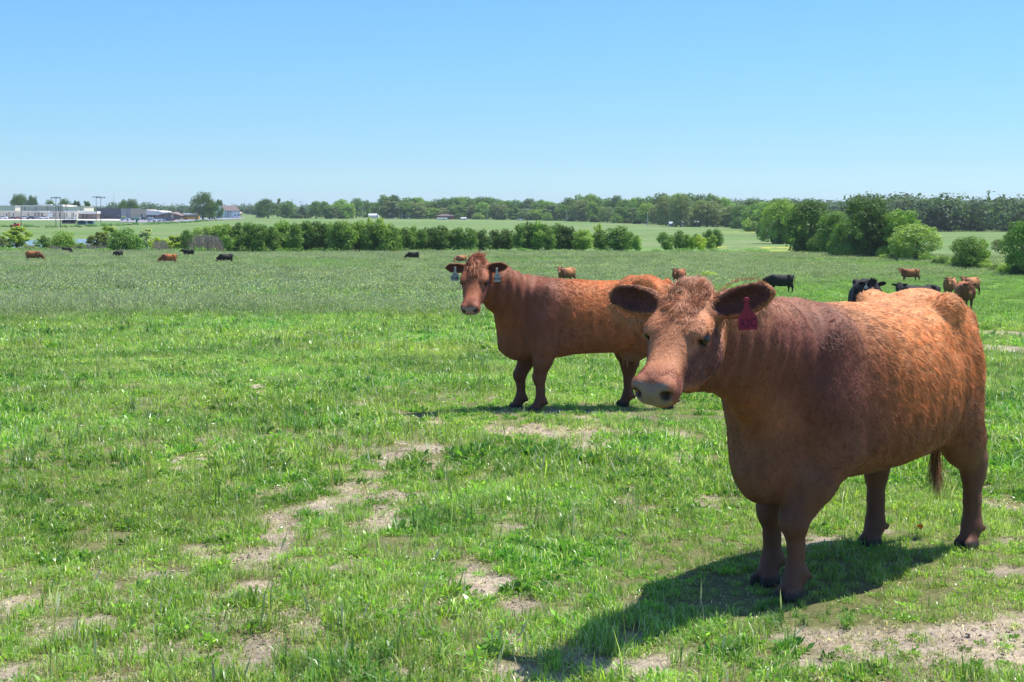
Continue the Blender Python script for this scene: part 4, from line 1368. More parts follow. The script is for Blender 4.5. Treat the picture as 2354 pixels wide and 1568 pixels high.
if ONLY in ('', 'env'):
    # --- the planted row across the middle
    row_a = [(270, 378, 150), (345, 366, 110), (430, 368, 130), (492, 365, 130), (552, 378, 130), (615, 392, 110), (690, 402, 120), (765, 345, 170), (835, 372, 110), (890, 366, 120), (945, 385, 120),
             (1010, 350, 150), (1085, 352, 140), (1145, 362, 120), (1210, 360, 130), (1285, 355, 140), (1340, 385, 100), (1390, 350, 150), (1445, 372, 110), (1500, 345, 160), (1570, 370, 130), (1645, 360, 160), (1735, 372, 140), (1795, 382, 120), (1858, 410, 110)]
    row_b = [(1950, 408, 120), (2012, 394, 110), (2080, 422, 110), (2140, 412, 120), (2195, 405, 110), (2255, 392, 150), (2330, 420, 130), (2435, 408, 120), (2545, 414, 120), (2658, 428, 120), (2785, 432, 140), (2895, 424, 140),
             (3020, 372, 140), (3105, 362, 130), (3190, 352, 150), (3270, 380, 120), (3345, 374, 140), (3415, 388, 120), (3485, 405, 110), (3610, 428, 170), (3770, 432, 130), (3930, 398, 210), (4025, 442, 100)]
    rv = lambda: float(RNG.uniform(-1.5, 1.5))
    for i_, (x_, t_, w_) in enumerate(row_a):
        tone = ['mid', 'dark', 'mid', 'dark', 'mid', 'light'][int(RNG.integers(0, 6))]
        tree(c2(x_), 581.5 + rv() * .7, vy(t_) - 1, w_ * .2441 * 1.32, 'ovoid', 1 + i_ % 5, 1700, .042, tone,
             'dense planted tree, %s from the left end of the long tree row' % ORD[i_], group='planted trees in a row across the pasture')
    for i_, (x_, t_, w_) in enumerate(row_b):
        tone = ['mid', 'dark', 'mid', 'light', 'dark', 'mid'][int(RNG.integers(0, 6))]
        tree(c2(x_), 580.5 + rv() * .7, vy(t_) - 1, w_ * .2441 * 1.3, 'ovoid', 1 + (i_ * 2) % 5, 1700, .042, tone,
             'leafy planted tree, %s in the right half of the long tree row' % ORD[i_], group='planted trees in a row across the pasture')
    tree(c2(4108), 581, vy(475), 24, 'ovoid', 3, 1500, .036, 'light', 'small young tree with a bare stem ending the long row before its gap', group='planted trees in a row across the pasture')
    for (x_, t_, w_, tone, lb, bb) in [(685, 500, 165, 'mid', 'round tree at the left end of the short clump right of the gap', 700), (830, 482, 120, 'mid', 'slim upright tree second in the short clump right of the gap', 700),
                                       (910, 520, 105, 'light', 'short rounded tree third in the short clump right of the gap', 700), (968, 545, 50, 'light', 'thin sapling between the rounded tree and the yellow-green one', 702),
                                       (1045, 528, 105, 'yellow', 'yellow-green tree with a visible stem in the short clump', 704), (1000, 515, 80, 'light', 'pale tree peeping behind the yellow-green one in the short clump', 672),
                                       (1130, 470, 110, 'mid', 'tall green tree behind the right end of the short clump', 672), (1165, 530, 120, 'light', 'broad light green tree low at the right of the short clump', 680),
                                       (1222, 466, 120, 'mid', 'dark leaning tree closing the right end of the short clump', 668)]:
        tree(c4(x_), vy(bb, .2196), vy(t_, .2196), w_ * .2196 * 1.15, 'ovoid', 1 + x_ % 5, 1700, .042, tone, lb, group='trees in the short clump right of the gap')
    # yellow-green growth showing behind the row
    for i_, (x_, t_, w_, lb) in enumerate([(1600, 312, 90, 'yellow-green willow rising behind the middle of the row'), (1690, 322, 110, 'second yellow-green willow rising behind the middle of the row'), (1790, 372, 110, 'low yellow-green willow at the right of the pair behind the row'),
                                           (3740, 372, 110, 'yellow-green willow behind the row near its right end'), (3650, 430, 90, 'short yellow-green willow left of the one behind the right end')]):
        tree(c2(x_), 573, vy(t_), w_ * .2441 * 1.2, 'loose', 2 + i_ % 3, 1500, .034, 'yellow', lb, name='willow_tree', group='yellow-green willows behind the row')
    # --- left side by the pond (x, top, base, width, form, tone, label)
    left = [(150, 398, 600, 250, 'loose', 'yellow', 'feathery yellow-green willow behind the brown cow at far left', 'willow_tree'),
            (25, 500, 615, 120, 'loose', 'grey', 'grey-green scrub tree at the left edge behind the grass', 'shrub'),
            (265, 560, 632, 190, 'bush', 'grey', 'low dark grey-green bush just above the brown cow at far left', 'bush'),
            (360, 508, 610, 90, 'loose', 'light', 'light green sapling right of the low grey-green bush', 'sapling'),
            (425, 478, 626, 82, 'ovoid', 'mid', 'narrow dark green tree between willow and round bushy tree', 'tree'),
            (592, 412, 622, 215, 'bush', 'light', 'round bushy tree behind the pair of black cattle', 'tree'),
            (768, 545, 628, 66, 'ovoid', 'light', 'little round shrub standing alone in front of the pond', 'shrub'),
            (920, 448, 622, 175, 'loose', 'tan', 'tan-green feathery shrub tree right of the pond', 'tree'),
            (1020, 392, 560, 130, 'loose', 'yellow', 'tall pale yellow tree behind the big round tree by the pond', 'tree'),
            (1175, 385, 638, 275, 'bush', 'mid', 'big round dark green tree behind the black cow facing the camera by the pond', 'tree'),
            (1380, 418, 612, 190, 'loose', 'silver', 'silvery pale tree touching the right of the big round tree', 'tree'),
            (1462, 498, 618, 110, 'loose', 'yellow', 'low yellow-green bush right of the silvery tree', 'bush'),
            (1560, 500, 612, 130, 'bush', 'yellow', 'bright yellow-green bush left of the widest yellow-green one', 'bush'),
            (1650, 478, 620, 170, 'loose', 'yellow', 'wide bright yellow-green bush above the standing black cow', 'bush'),
            (1762, 425, 632, 105, 'ovoid', 'mid', 'narrow upright green tree above the standing black cow', 'tree'),
            (1822, 535, 632, 80, 'bush', 'light', 'small green shrub at the foot of the narrow upright tree', 'shrub'),
            (1880, 405, 560, 120, 'ovoid', 'pale', 'pale tree behind the grey brush, leftmost of three', 'tree'),
            (1960, 395, 560, 130, 'ovoid', 'pale', 'pale tree behind the grey brush, middle of three', 'tree'),
            (2060, 378, 560, 150, 'ovoid', 'light', 'pale green tree behind the grey brush, rightmost of three', 'tree'),
            (1440, 560, 628, 60, 'bush', 'tan', 'tan twiggy scrub below the silvery tree', 'shrub')]
    for i_, (x_, t_, b_, w_, fm, tone, lb, nm) in enumerate(left):
        tree(x_ * .2441, vy(b_), vy(t_), w_ * .2441 * 1.35, fm, 1 + i_ % 4, 2600 if w_ > 150 else 1500, .036 if w_ > 150 else .046, tone, lb, cat='bush' if nm in ('bush', 'shrub') else 'tree', name=nm, group='trees and bushes around the pond')
    # --- grey leafless brush
    rg = np.random.default_rng(77)
    tw = []
    for k in range(13000):
        seg = [(1790, 2110, 478, 628), (1460, 1560, 488, 600), (450, 560, 560, 628), (700, 1020, 560, 626), (1400, 1800, 590, 628), (2300, 2480, 610, 636)][int(rg.choice(6, p=[.52, .08, .08, .14, .12, .06]))]
        uu = rg.uniform(seg[0], seg[1]) * .2441; vb = vy(seg[3] - rg.random() * 10)
        y = gp(uu, vb)[1] if k % 40 == 0 else None
        if y is None: y = lasty + rg.uniform(-9, 9)
        lasty = y if k % 40 == 0 else lasty
        x = (uu - 1176.5) / FPX * y
        h = (seg[3] - seg[2]) * .2441 / FPX * y * (.35 + .6 * rg.random())
        tw.append((x, y, float(0), h))
    tw = np.array(tw); tw[:, 2] = ground(tw[:, 0], tw[:, 1])
    n = len(tw); ln = rg.normal(0, .30, (n, 2)) * tw[:, 3:4]
    a = rg.random(n) * 3.14; wd = .012 + .022 * rg.random(n)
    dx = np.stack([np.cos(a) * wd, np.sin(a) * wd, 0 * a], 1)
    B = tw[:, :3]; Tp = B + np.stack([ln[:, 0], ln[:, 1], tw[:, 3]], 1); Md = (B + Tp) / 2 + rg.normal(0, .12, (n, 3))
    V = np.stack([B - dx, B + dx, Md + dx * .8, Md - dx * .8, Tp + dx * .3, Tp - dx * .3], 1).reshape(-1, 3)
    i6 = np.arange(n)[:, None] * 6
    F = np.concatenate([i6 + np.array([0, 1, 2, 3]), i6 + np.array([3, 2, 4, 5])])
    o = link('brush', mesh_np('brush', V, F), mat('dry_twigs', (.27, .235, .18), rough=.95, noise=.4, nscale=.6))
    tag(o, 'grey leafless brush and dead reeds along the pond and row', 'brush', kind='stuff')
    # low rank growth at the foot of the hedge lines
    def scatter_cloud(name, spots, n, size, col, label, cat, seed):
        n = n * 4; size *= .5
        rg = np.random.default_rng(seed)
        V = []; F = []; C = []; o = 0
        for (x, y, w, h) in spots:
            z = float(ground(x, y))
            v, f, t, _ = leaf_cloud(rg, [(x, y, z + h * .35, w, w * .7, h * .6)], n, size)
            V.append(v); F.append(f + o); o += len(v); C.append(np.repeat(t, 4))
        me = mesh_np(name, np.concatenate(V), np.concatenate(F))
        t = np.concatenate(C)[:, None] * np.array([1, 1, 1])
        vcol(me, 'col', t)
        o = link(name, me, M_LEAF); o.color = (*(np.array(col) * 2.1), 1)
        tag(o, label, cat, kind='stuff')
    rg = np.random.default_rng(5)
    sp_ = []
    for k in range(95):
        uu = rg.uniform(0, 1760); vb = 582 + rg.normal(0, .8)
        x, y = gp(uu, vb); sp_.append((x, y, rg.uniform(.8, 2.2), rg.uniform(.4, 1.1)))
    scatter_cloud('undergrowth', sp_, 46, .22, TREE_COL['light'], 'rank green undergrowth at the foot of the tree row and pond bushes', 'undergrowth', 6)

    # --- right-hand grove
    g5 = [(40, 150, 560, 300, 'round', 'light', 'light green tree at the left shoulder of the right grove'),
          (345, 130, 640, 430, 'round', 'dark', 'large dark tree, the biggest of the right-hand grove'),
          (180, 330, 560, 180, 'bush', 'light', 'pale green bushy tree below the left side of the large dark tree'),
          (560, 262, 660, 260, 'tall', 'mid', 'lighter tree right of the large dark tree'),
          (700, 300, 690, 260, 'round', 'mid', 'rounded mid-green tree before the tallest in the right grove'),
          (865, 128, 690, 330, 'tall', 'dark', 'tallest dark tree in the middle of the right-hand grove'),
          (1000, 285, 690, 290, 'round', 'mid', 'mid-green spreading tree right of the tallest one'),
          (1200, 245, 700, 270, 'tall', 'light', 'light tree topping the right half of the grove'),
          (950, 380, 690, 210, 'tall', 'light', 'bright green tree in front of the spreading mid-green one'),
          (1330, 365, 725, 400, 'round', 'pale', 'broad yellowish tree on dark stems at the right end of the grove'),
          (640, 535, 690, 190, 'bush', 'light', 'low light green bush in front of the grove'),
          (790, 470, 690, 200, 'bush', 'mid', 'rounded bush in front of the tallest dark tree'),
          (500, 560, 655, 150, 'bush', 'dark', 'dark low bush at the foot of the large dark tree'),
          (265, 590, 625, 90, 'bush', 'tan', 'small olive bush left of the foot of the large dark tree')]
    for i_, (x_, t_, b_, w_, fm, tone, lb) in enumerate(g5):
        tree(c5(x_), vy(b_, .2431), vy(t_, .2431), w_ * .2431 * 1.32, fm, 1 + i_ % 4, 3600, .032 if w_ > 200 else .036, tone, lb, cat='bush' if 'bush ' in lb + ' ' and 'bushy' not in lb else 'tree', name='bush' if ('bush ' in lb and 'bushy' not in lb) else 'broadleaf_tree', group='trees of the grove at right')
    for k_, (x_, t_, b_, w_, tn) in enumerate([(60, 300, 560, 200, 'mid'), (420, 420, 650, 220, 'dark'), (250, 440, 635, 160, 'mid'), (600, 420, 680, 200, 'mid'), (860, 520, 690, 170, 'dark'), (1040, 560, 700, 170, 'light'), (1180, 520, 705, 200, 'mid'), (1280, 560, 715, 150, 'pale')]):
        tree(c5(x_), vy(b_, .2431), vy(t_, .2431), w_ * .2431 * 1.2, 'bush', 1 + k_ % 4, 3600, .036, tn, 'leafy understorey bush inside the right grove, %s from its left end' % ORD[k_], cat='bush', name='bush', group='understorey of the grove at right')
    h5 = [(1050, 648, 722, 150, 'bush', 'pale', 'pale hedge bush left of the yellowish tree stems'), (1110, 655, 725, 80, 'loose', 'grey', 'greyish twiggy bush below the grove'),
          (1430, 635, 735, 130, 'bush', 'light', 'round hedge bush right of the yellowish tree stems'), (1520, 685, 755, 80, 'bush', 'mid', 'small dark hedge bush at the start of the sloping hedge'),
          (1605, 668, 762, 130, 'bush', 'mid', 'green hedge bush second along the sloping hedge'), (1690, 680, 772, 120, 'bush', 'pale', 'pale hedge bush third along the sloping hedge'),
          (1830, 490, 805, 290, 'round', 'mid', 'bushy round tree standing in the sloping hedge at right'), (1760, 600, 795, 160, 'bush', 'dark', 'dark bush at the foot of the bushy round hedge tree'),
          (1935, 530, 800, 190, 'loose', 'light', 'thin light tree leaning right out of the hedge'), (1990, 690, 812, 150, 'bush', 'pale', 'pale bush right of the bushy round hedge tree'),
          (2080, 735, 830, 110, 'bush', 'tan', 'brownish bush in the sloping hedge'), (2190, 725, 850, 170, 'bush', 'pale', 'yellowish hedge bush left of the right edge tree'),
          (2110, 518, 642, 110, 'round', 'grey', 'tiny lone tree with a bare stem in the far right meadow'), (2150, 625, 657, 60, 'bush', 'tan', 'tiny dark bush beside the lone meadow tree'),
          (2345, 350, 860, 330, 'round', 'mid', 'tree cut by the right edge of the picture'), (2290, 740, 862, 120, 'bush', 'deep', 'dark bush at the foot of the right edge tree')]
    for i_, (x_, t_, b_, w_, fm, tone, lb) in enumerate(h5):
        tree(c5(x_), vy(b_, .2431), vy(t_, .2431), w_ * .2431 * 1.3, fm, 1 + i_ % 4, 3600 if w_ > 200 else 1500, .026 if w_ > 200 else .040, tone, lb, cat='bush' if 'tree' not in lb.split(' at ')[0].split(' of ')[0] else 'tree', name='hedge_bush' if fm == 'bush' else 'tree', group='hedge and trees at the right')
    tree(1628, 641, 622.5, 62, 'bush', 2, 1500, .040, 'yellow', 'bright yellow-green weed clump in the pasture above the near cow head', cat='weed', name='weed_clump')
    # fallen grey tree by the grove
    rgf = np.random.default_rng(4)
    x0, y0 = gp(c5(40), vy(520, .2431))
    parts = []
    for k in range(46):
        a = rgf.uniform(-1.3, 1.1); L = rgf.uniform(1.5, 5.5)
        p0 = np.array([rgf.uniform(-2, 2), rgf.uniform(-1, 1), rgf.uniform(0, .8)])
        d = np.array([-math.cos(a), rgf.normal(0, .4), abs(math.sin(a)) * .8])
        parts.append(tube([p0, p0 + d * L * .5, p0 + d * L + np.array([0, 0, -.3])], [.07, .05, .02], 4))
    V, F = merge(parts)
    o = link('fallen_tree', mesh_np('fallen_tree', V, F, True), mat('dead_wood', (.30, .26, .23), rough=.95, noise=.2)); o.location = (x0, y0, float(ground(x0, y0)))
    tag(o, 'fallen grey dead tree with bare limbs left of the grove', 'dead tree')

    # --- the wood on the ridge (individual trees), left part read from the picture
    ridge = [(640, 140, 318, 215, 'round', 'dark'), (575, 160, 312, 120, 'tall', 'mid'), (740, 135, 312, 70, 'loose', 'grey'), (822, 158, 316, 140, 'tall', 'mid'), (960, 212, 318, 130, 'cone', 'deep'), (905, 262, 320, 150, 'bush', 'deep'),
             (1010, 245, 318, 90, 'bush', 'dark'), (1090, 158, 320, 140, 'round', 'mid'), (1180, 162, 322, 140, 'round', 'mid'), (1235, 205, 322, 150, 'tall', 'grey'), (1322, 142, 322, 200, 'round', 'light'), (1345, 255, 320, 120, 'bush', 'deep'), (1405, 178, 322, 110, 'tall', 'light'),
             (1470, 138, 312, 170, 'round', 'mid'), (1562, 150, 310, 90, 'tall', 'mid'), (1655, 168, 305, 190, 'round', 'mid'), (1752, 268, 315, 110, 'bush', 'light')]
    lbl = ['broad dark tree right of the open field gap', 'paler tree at the left of the broad dark tree', 'thin half-bare tree right of the broad dark tree', 'small round tree beside the far light pole', 'dark pointed evergreen near the water pole',
           'low dark bush left of the pointed evergreen', 'dark bush right of the pointed evergreen', 'round tree left end of the ridge clump', 'second round tree of the ridge clump', 'grey-green tree low in the ridge clump',
           'broad light green tree of the ridge clump', 'dark bush under the broad light green tree', 'slim light tree beside the broad light green tree', 'round tree just left of the utility pole on the ridge',
           'slim tree just right of the utility pole on the ridge', 'round tree behind the white arched shed', 'light round bush between the white arched shed and blue-roofed shed']
    for i_, (x_, t_, b_, w_, fm, tone) in enumerate(ridge):
        tree(c2(x_), vy(b_), vy(t_), w_ * .2441 * 1.1, fm, 1 + i_ % 4, 1500, .045, tone, lbl[i_], cat='bush' if 'bush' in lbl[i_] else 'tree', group='trees along the ridge')
    prof_u = [880, 892, 930, 1000, 1030, 1050, 1100, 1180, 1250, 1290, 1330, 1370, 1440, 1500, 1530, 1560, 1590, 1620, 1645, 1672]
    prof_v = [462, 447, 450, 462, 458, 453, 451, 460, 458, 462, 446, 450, 456, 449, 449, 442, 448, 452, 444, 462]
    base_u = [880, 1100, 1300, 1500, 1680]; base_v = [504, 505, 509, 517, 520]
    spots = [(u_, 0) for u_ in np.arange(886, 1676, 25)] + [(u_, 1) for u_ in np.arange(898, 1676, 31)] + [(u_, 2) for u_ in np.arange(1050, 1670, 52)]
    front = 0; back = 0; low = 0
    for k, (u_, rw) in enumerate(spots):
        u_ = u_ + float(RNG.uniform(-5, 5))
        t_ = float(np.interp(u_, prof_u, prof_v)); b_ = float(np.interp(u_, base_u, base_v))
        if rw == 0:
            tree(u_, b_, t_ + float(RNG.uniform(-2, 5)), float(RNG.uniform(42, 62)), ['tall', 'round'][k % 2], 1 + k % 4, 1500, .045, ['mid', 'dark', 'mid', 'light'][k % 4],
                 'tall woodland tree on the ridge, %s from the left in the back rank' % ORD[back], group='woodland trees along the ridge', d=gp(u_, b_)[1] + 45); back += 1
        elif rw == 1:
            tree(u_, b_, t_ + float(RNG.uniform(10, 26)), float(RNG.uniform(42, 62)), ['round', 'tall', 'loose'][k % 3], 1 + k % 4, 1500, .045, ['grey', 'mid', 'grey', 'light'][k % 4],
                 'lower woodland tree on the ridge, %s from the left in the front rank' % ORD[front], group='woodland trees along the ridge', d=gp(u_, b_)[1] + 12); front += 1
        else:
            tree(u_, b_, b_ - float(RNG.uniform(12, 26)), float(RNG.uniform(24, 40)), 'bush', 1 + k % 4, 1500, .05, ['deep', 'dark', 'light'][k % 3],
                 'low bush at the foot of the ridge wood, %s from left' % ORD[low], cat='bush', name='bush', group='bushes at the foot of the ridge wood'); low += 1
    # --- trees that step down from the ridge to the grove
    dg = [(1690, 522, 478, 44, 'tall', 'grey'), (1712, 524, 474, 40, 'tall', 'mid'), (1728, 522, 462, 46, 'round', 'dark'), (1748, 527, 470, 48, 'round', 'mid'), (1768, 532, 470, 52, 'round', 'light'), (1790, 536, 466, 56, 'round', 'mid'),
          (1806, 540, 474, 46, 'tall', 'light'), (1740, 532, 492, 44, 'bush', 'light'), (1770, 542, 500, 44, 'bush', 'mid'), (1700, 526, 500, 30, 'bush', 'dark'), (1782, 548, 508, 46, 'bush', 'dark'), (1820, 556, 500, 60, 'bush', 'mid'), (1672, 520, 482, 40, 'tall', 'mid')]
    for i_, (u_, b_, t_, w_, fm, tone) in enumerate(dg):
        tree(u_, b_ + 1, t_ - 3, w_ * 1.75, fm, 1 + i_ % 4, 1500, .045, tone, 'tree of the line between ridge and right grove, %s from the ridge' % ORD[i_], group='trees stepping down from the ridge')
    # --- the far wood edge at right
    for k, u_ in enumerate(np.arange(1985, 2352, 15.5)):
        u_ = u_ + float(RNG.uniform(-5, 5))
        if 2258 < u_ < 2272: continue
        tree(u_, 524, float(RNG.uniform(478, 500)) - (8 if k % 4 == 0 else 0), float(RNG.uniform(20, 36)), ['round', 'tall', 'ovoid'][k % 3], 1 + k % 4, 1500, .045, ['grey', 'deep', 'light', 'mid', 'deep'][k % 5],
             'tree of the far hedge below the wooded hill, %s from its left end' % ORD[k], group='trees of the far hedge line at right')
    # --- distant woods
    rg = np.random.default_rng(8)
    def far_wood(name, label, spots, hmin, hmax, col, nq, size):
        V = []; F = []; C = []; o = 0
        xs = np.array([s_[0] for s_ in spots]); ys = np.array([s_[1] for s_ in spots]); zs = ground(xs, ys)
        for x, y, z in zip(xs, ys, zs):
            h = rg.uniform(hmin, hmax) * (.65 + .7 * float(vnoise(np.array([x / y * 26, y * .004]), 5))); w = h * rg.uniform(.38, .55)
            v, f, t, _ = leaf_cloud(rg, [(x, y, z + h * .55, w, w, h * .46), (x + rg.normal(0, w * .4), y, z + h * .35, w * .8, w * .8, h * .35)], nq, size, shell=.5)
            V.append(v); F.append(f + o); o += len(v); C.append(np.repeat(t * rg.uniform(.5, 1.55), 4))
        me = mesh_np(name, np.concatenate(V), np.concatenate(F)); vcol(me, 'col', np.concatenate(C)[:, None] * np.ones(3))
        ob = link(name, me, M_LEAF); ob.color = (*(np.array(col) * np.array([2.2, 2.0, 1.8])), 1)
        tag(ob, label, 'woods', kind='stuff')
    sp_ = []
    for k in range(1500):
        d = rg.choice([1350, 1700, 2300]) * rg.uniform(.95, 1.12); u_ = rg.uniform(-150, 1180)
        if d < 1700 and not (250 < u_ < 1100): continue
        sp_.append(((u_ - 1176.5) / FPX * d, d))
    far_wood('far_wood', 'dark wooded hills along the horizon behind the long low buildings', sp_, 7, 11, (.040, .068, .038), 70, 1.1)
    sp_ = []
    for k in range(1500):
        d = rg.uniform(640, 1560) if k % 3 else rg.uniform(560, 760); u_ = rg.uniform(1660, 2420)
        if u_ < 1960 and d < 900: continue
        sp_.append(((u_ - 1176.5) / FPX * d, d))
    far_wood('hill_wood', 'dark wooded hill behind the grove and far hedge line at right', sp_, 7, 14, (.036, .062, .030), 230, .95)
    # --- pond
    px0, py0 = gp(60, 558), gp(330, 578)
    pts = [(-20, 567), (40, 556), (110, 553), (150, 552.5), (215, 553), (262, 556), (330, 562), (345, 572), (330, 577.5), (268, 578), (245, 574), (180, 575), (100, 574), (30, 574)]
    W = np.array([gp(a, b) for a, b in pts]); zz = float(ground(W[:, 0], W[:, 1]).max()) + .05
    bm = bmesh.new(); vs = [bm.verts.new((a, b, zz)) for a, b in W]; f_ = bm.faces.new(vs); bmesh.ops.triangulate(bm, faces=[f_])
    bmesh.ops.recalc_face_normals(bm, faces=bm.faces)
    mw = bpy.data.meshes.new('pond'); bm.to_mesh(mw); bm.free()
    mwat = mat('pond_water', (.10, .14, .20), rough=.12, spec=.8, bump=.05, bscale=1.5)
    tag(link('pond', mw, mwat), 'blue-grey pond showing between the bushes at left', 'water', kind='structure')

# ---------------------------------------------------------------- school, sheds, houses, cars and poles
def q1(x, y): return (x * .12691, 448.1 + y * .12691)
def q2(x, y): return (275.8 + x * .12691, 436.6 + y * .12691)
def q3(x, y): return (459.6 + x * .2441, 425.1 + y * .2441)
def q4(x, y): return (919.2 + x * .2441, 425.1 + y * .2441)
def q5(x, y): return (1378.9 + x * .2196, 425.1 + y * .2196)

_MC = {}
def pm(col, rough=.8, spec=.3, noise=.08):
    key = (tuple(col), rough)
    if key not in _MC: _MC[key] = mat('paint_%d' % len(_MC), col, rough=rough, spec=spec, noise=noise, nscale=.7)
    return _MC[key]

CREAM_SUNLIT = (.82, .74, .60); BEIGE = (.58, .52, .43); WHITE = (.70, .68, .64); SLATE = (.115, .12, .15); GREY = (.30, .31, .34); TAN = (.52, .43, .33); GLASS = (.05, .09, .15); BROWN = (.17, .12, .10)  # the cream is raised: sunlight on the fronts put into the wall colour
M_GLASS = mat('window_glass', (.06, .09, .14), rough=.15, spec=.6)


class Box:
    def __init__(s): s.bm = bmesh.new()
    def box(s, x0, x1, y0, y1, z0, z1, taper=None):
        vs = [s.bm.verts.new(p) for p in [(x0, y0, z0), (x1, y0, z0), (x1, y1, z0), (x0, y1, z0), (x0, y0, z1), (x1, y0, z1), (x1, y1, z1), (x0, y1, z1)]]
        for f in ((0, 3, 2, 1), (4, 5, 6, 7), (0, 1, 5, 4), (1, 2, 6, 5), (2, 3, 7, 6), (3, 0, 4, 7)): s.bm.faces.new([vs[i] for i in f])
        return s
    def prism(s, prof, y0, y1, axis='y'):
        """outline (a,z) extruded along y (or along x)"""
        P = (lambda a, b, z: (a, b, z)) if axis == 'y' else (lambda a, b, z: (b, a, z))
        A = [s.bm.verts.new(P(a, y0, z)) for a, z in prof]; B = [s.bm.verts.new(P(a, y1, z)) for a, z in prof]
        s.bm.faces.new(A); s.bm.faces.new(B[::-1]); n = len(prof)
        for i in range(n): s.bm.faces.new((A[(i + 1) % n], A[i], B[i], B[(i + 1) % n]))
        return s
    def cyl(s, x, y, z0, z1, r, n=8, r2=None):
        bmesh.ops.create_cone(s.bm, cap_ends=True, segments=n, radius1=r, radius2=r if r2 is None else r2, depth=z1 - z0, matrix=Matrix.Translation((x, y, (z0 + z1) / 2)))
        return s
    def obj(s, name, m, parent=None, bevel=0):
        bmesh.ops.recalc_face_normals(s.bm, faces=s.bm.faces)
        if bevel: bmesh.ops.bevel(s.bm, geom=list(s.bm.edges), offset=bevel, segments=2, affect='EDGES', profile=.6)
        me = bpy.data.meshes.new(name); s.bm.to_mesh(me); s.bm.free()
        return link(name, me, m, parent)


def building(name, label, q, x0, x1, top, base, depth, wall, roofcol=WHITE, d=None, win=(), door=(), piers=(), lip=.5, cat='building', units=(), roofh=None):
    """flat-roofed block; x,y in the pixel notes of one of the zoomed views"""
    (u0, vt), (u1, _) = q(x0, top), q(x1, top); vb = q(x0, base)[1]
    if d is None: d = gp((u0 + u1) / 2, vb)[1]
    k = d / FPX
    xa, xb = (u0 - 1176.5) * k, (u1 - 1176.5) * k
    xc = (xa + xb) / 2; z = CAM_H - (vb - HOR) * k
    z = min(z, float(ground(xc, d)) + .3)
    H = CAM_H - (vt - HOR) * k - z
    r = thing(name, label, cat, (xc, d, z))
    hw = (xb - xa) / 2
    Box().box(-hw, hw, 0, depth, -1.5, H).obj('wall', pm(wall), r)
    ro = Box().box(-hw - .25, hw + .25, -.45, depth + .3, H + .003, H + lip).obj('roof', pm(roofcol), r)
    X = lambda x: ((q(x, 0)[0] - 1176.5) * k) - xc
    Z = lambda y: CAM_H - (q(0, y)[1] - HOR) * k - z
    for (a, b, t, bb) in win:
        w_ = Box().box(X(a), X(b), -.06, .0, Z(bb), Z(t)).obj('window', M_GLASS, r)
        f = Box(); e = .09
        f.box(X(a) - e, X(a), -.1, -.001, Z(bb) - e, Z(t) + e).box(X(b), X(b) + e, -.1, -.001, Z(bb) - e, Z(t) + e).box(X(a), X(b), -.1, -.001, Z(t), Z(t) + e).box(X(a), X(b), -.1, -.001, Z(bb) - e, Z(bb))
        f.obj('frame', pm(WHITE), w_)
    for (a, b, t, bb) in door:
        dd = Box().box(X(a), X(b), -.07, 0, max(Z(bb), 0), Z(t)).obj('door', pm((.10, .08, .08)), r)
    for a in piers:
        Box().box(X(a) - .14, X(a) + .14, -.22, -.001, -.5, H - .01).obj('downpipe', pm((.14, .12, .11)), r)
    for (a, b, t) in units:
        Box().box(X(a), X(b), 3, 7, H + lip, Z(t)).obj('rooftop_unit', pm((.55, .55, .56)), ro, bevel=.08)
    return r, k, z


def pole(q, x, top, base, label, lamps=0, arm=0, col=(.16, .14, .13), r=.13, d=None, name='light_pole', cat='pole'):
    u, vt = q(x, top); vb = q(x, base)[1]
    if d is None:
        px_, d = gp(u, vb)
    X = (u - 1176.5) / FPX * d; z = float(ground(X, d)); H = CAM_H - (vt - HOR) * d / FPX - z
    t = thing(name, label, cat, (X, d, z))
    Box().cyl(0, 0, -.3, H, r * 1.25, 8, r * .75).obj('shaft', pm(col), t)
    if lamps:
        a = Box().box(-1.9, 1.9, -.08, .08, H - .35, H - .17).obj('cross_bar', pm((.2, .2, .2)), t)
        for i in range(lamps):
            xx = -1.7 + 3.4 * i / (lamps - 1)
            Box().prism([(xx - .30, H - .75), (xx + .30, H - .75), (xx + .18, H - .36), (xx - .18, H - .36)], -.5, -.1).obj('lamp', pm((.12, .14, .2)), a)
    if arm:
        Box().box(-1.2, 1.2, -.07, .07, H - .7, H - .5).obj('crossarm', pm((.2, .16, .13)), t)
    return t


def car_kind(form):
    """meshes of one car, nose to +x, 4.6 m long"""
    prof = {'sedan': [(-2.25, .35), (-2.28, .80), (-1.7, .95), (1.0, .98), (2.1, .80), (2.28, .55), (2.2, .32)],
            'suv': [(-2.3, .42), (-2.35, 1.0), (-2.2, 1.08), (1.05, 1.10), (2.15, .98), (2.33, .62), (2.28, .40)],
            'pickup': [(-2.75, .50), (-2.78, 1.08), (-2.7, 1.12), (1.25, 1.12), (2.35, 1.03), (2.5, .65), (2.45, .45)]}[form]
    cab = {'sedan': [(-1.75, .94), (-1.15, 1.40), (.35, 1.43), (1.05, .97)], 'suv': [(-2.22, 1.07), (-2.0, 1.66), (.35, 1.70), (1.10, 1.09)], 'pickup': [(-.75, 1.11), (-.62, 1.72), (.75, 1.74), (1.35, 1.11)]}[form]
    w = .90 if form == 'sedan' else .96
    b = Box().prism(prof, -w, w).obj('body', None, None, bevel=.05)
    g_ = Box().prism(cab, -w * .84, w * .84).obj('cabin', M_GLASS, None)
    ct = cab[1:3]
    rf = Box().prism([(ct[0][0] - .02, ct[0][1] - .05), (ct[0][0] + .02, ct[0][1] + .03), (ct[1][0] - .02, ct[1][1] + .03), (ct[1][0] + .04, ct[1][1] - .05)], -w * .86, w * .86).obj('roof', None, None)
    return b, g_, rf, w


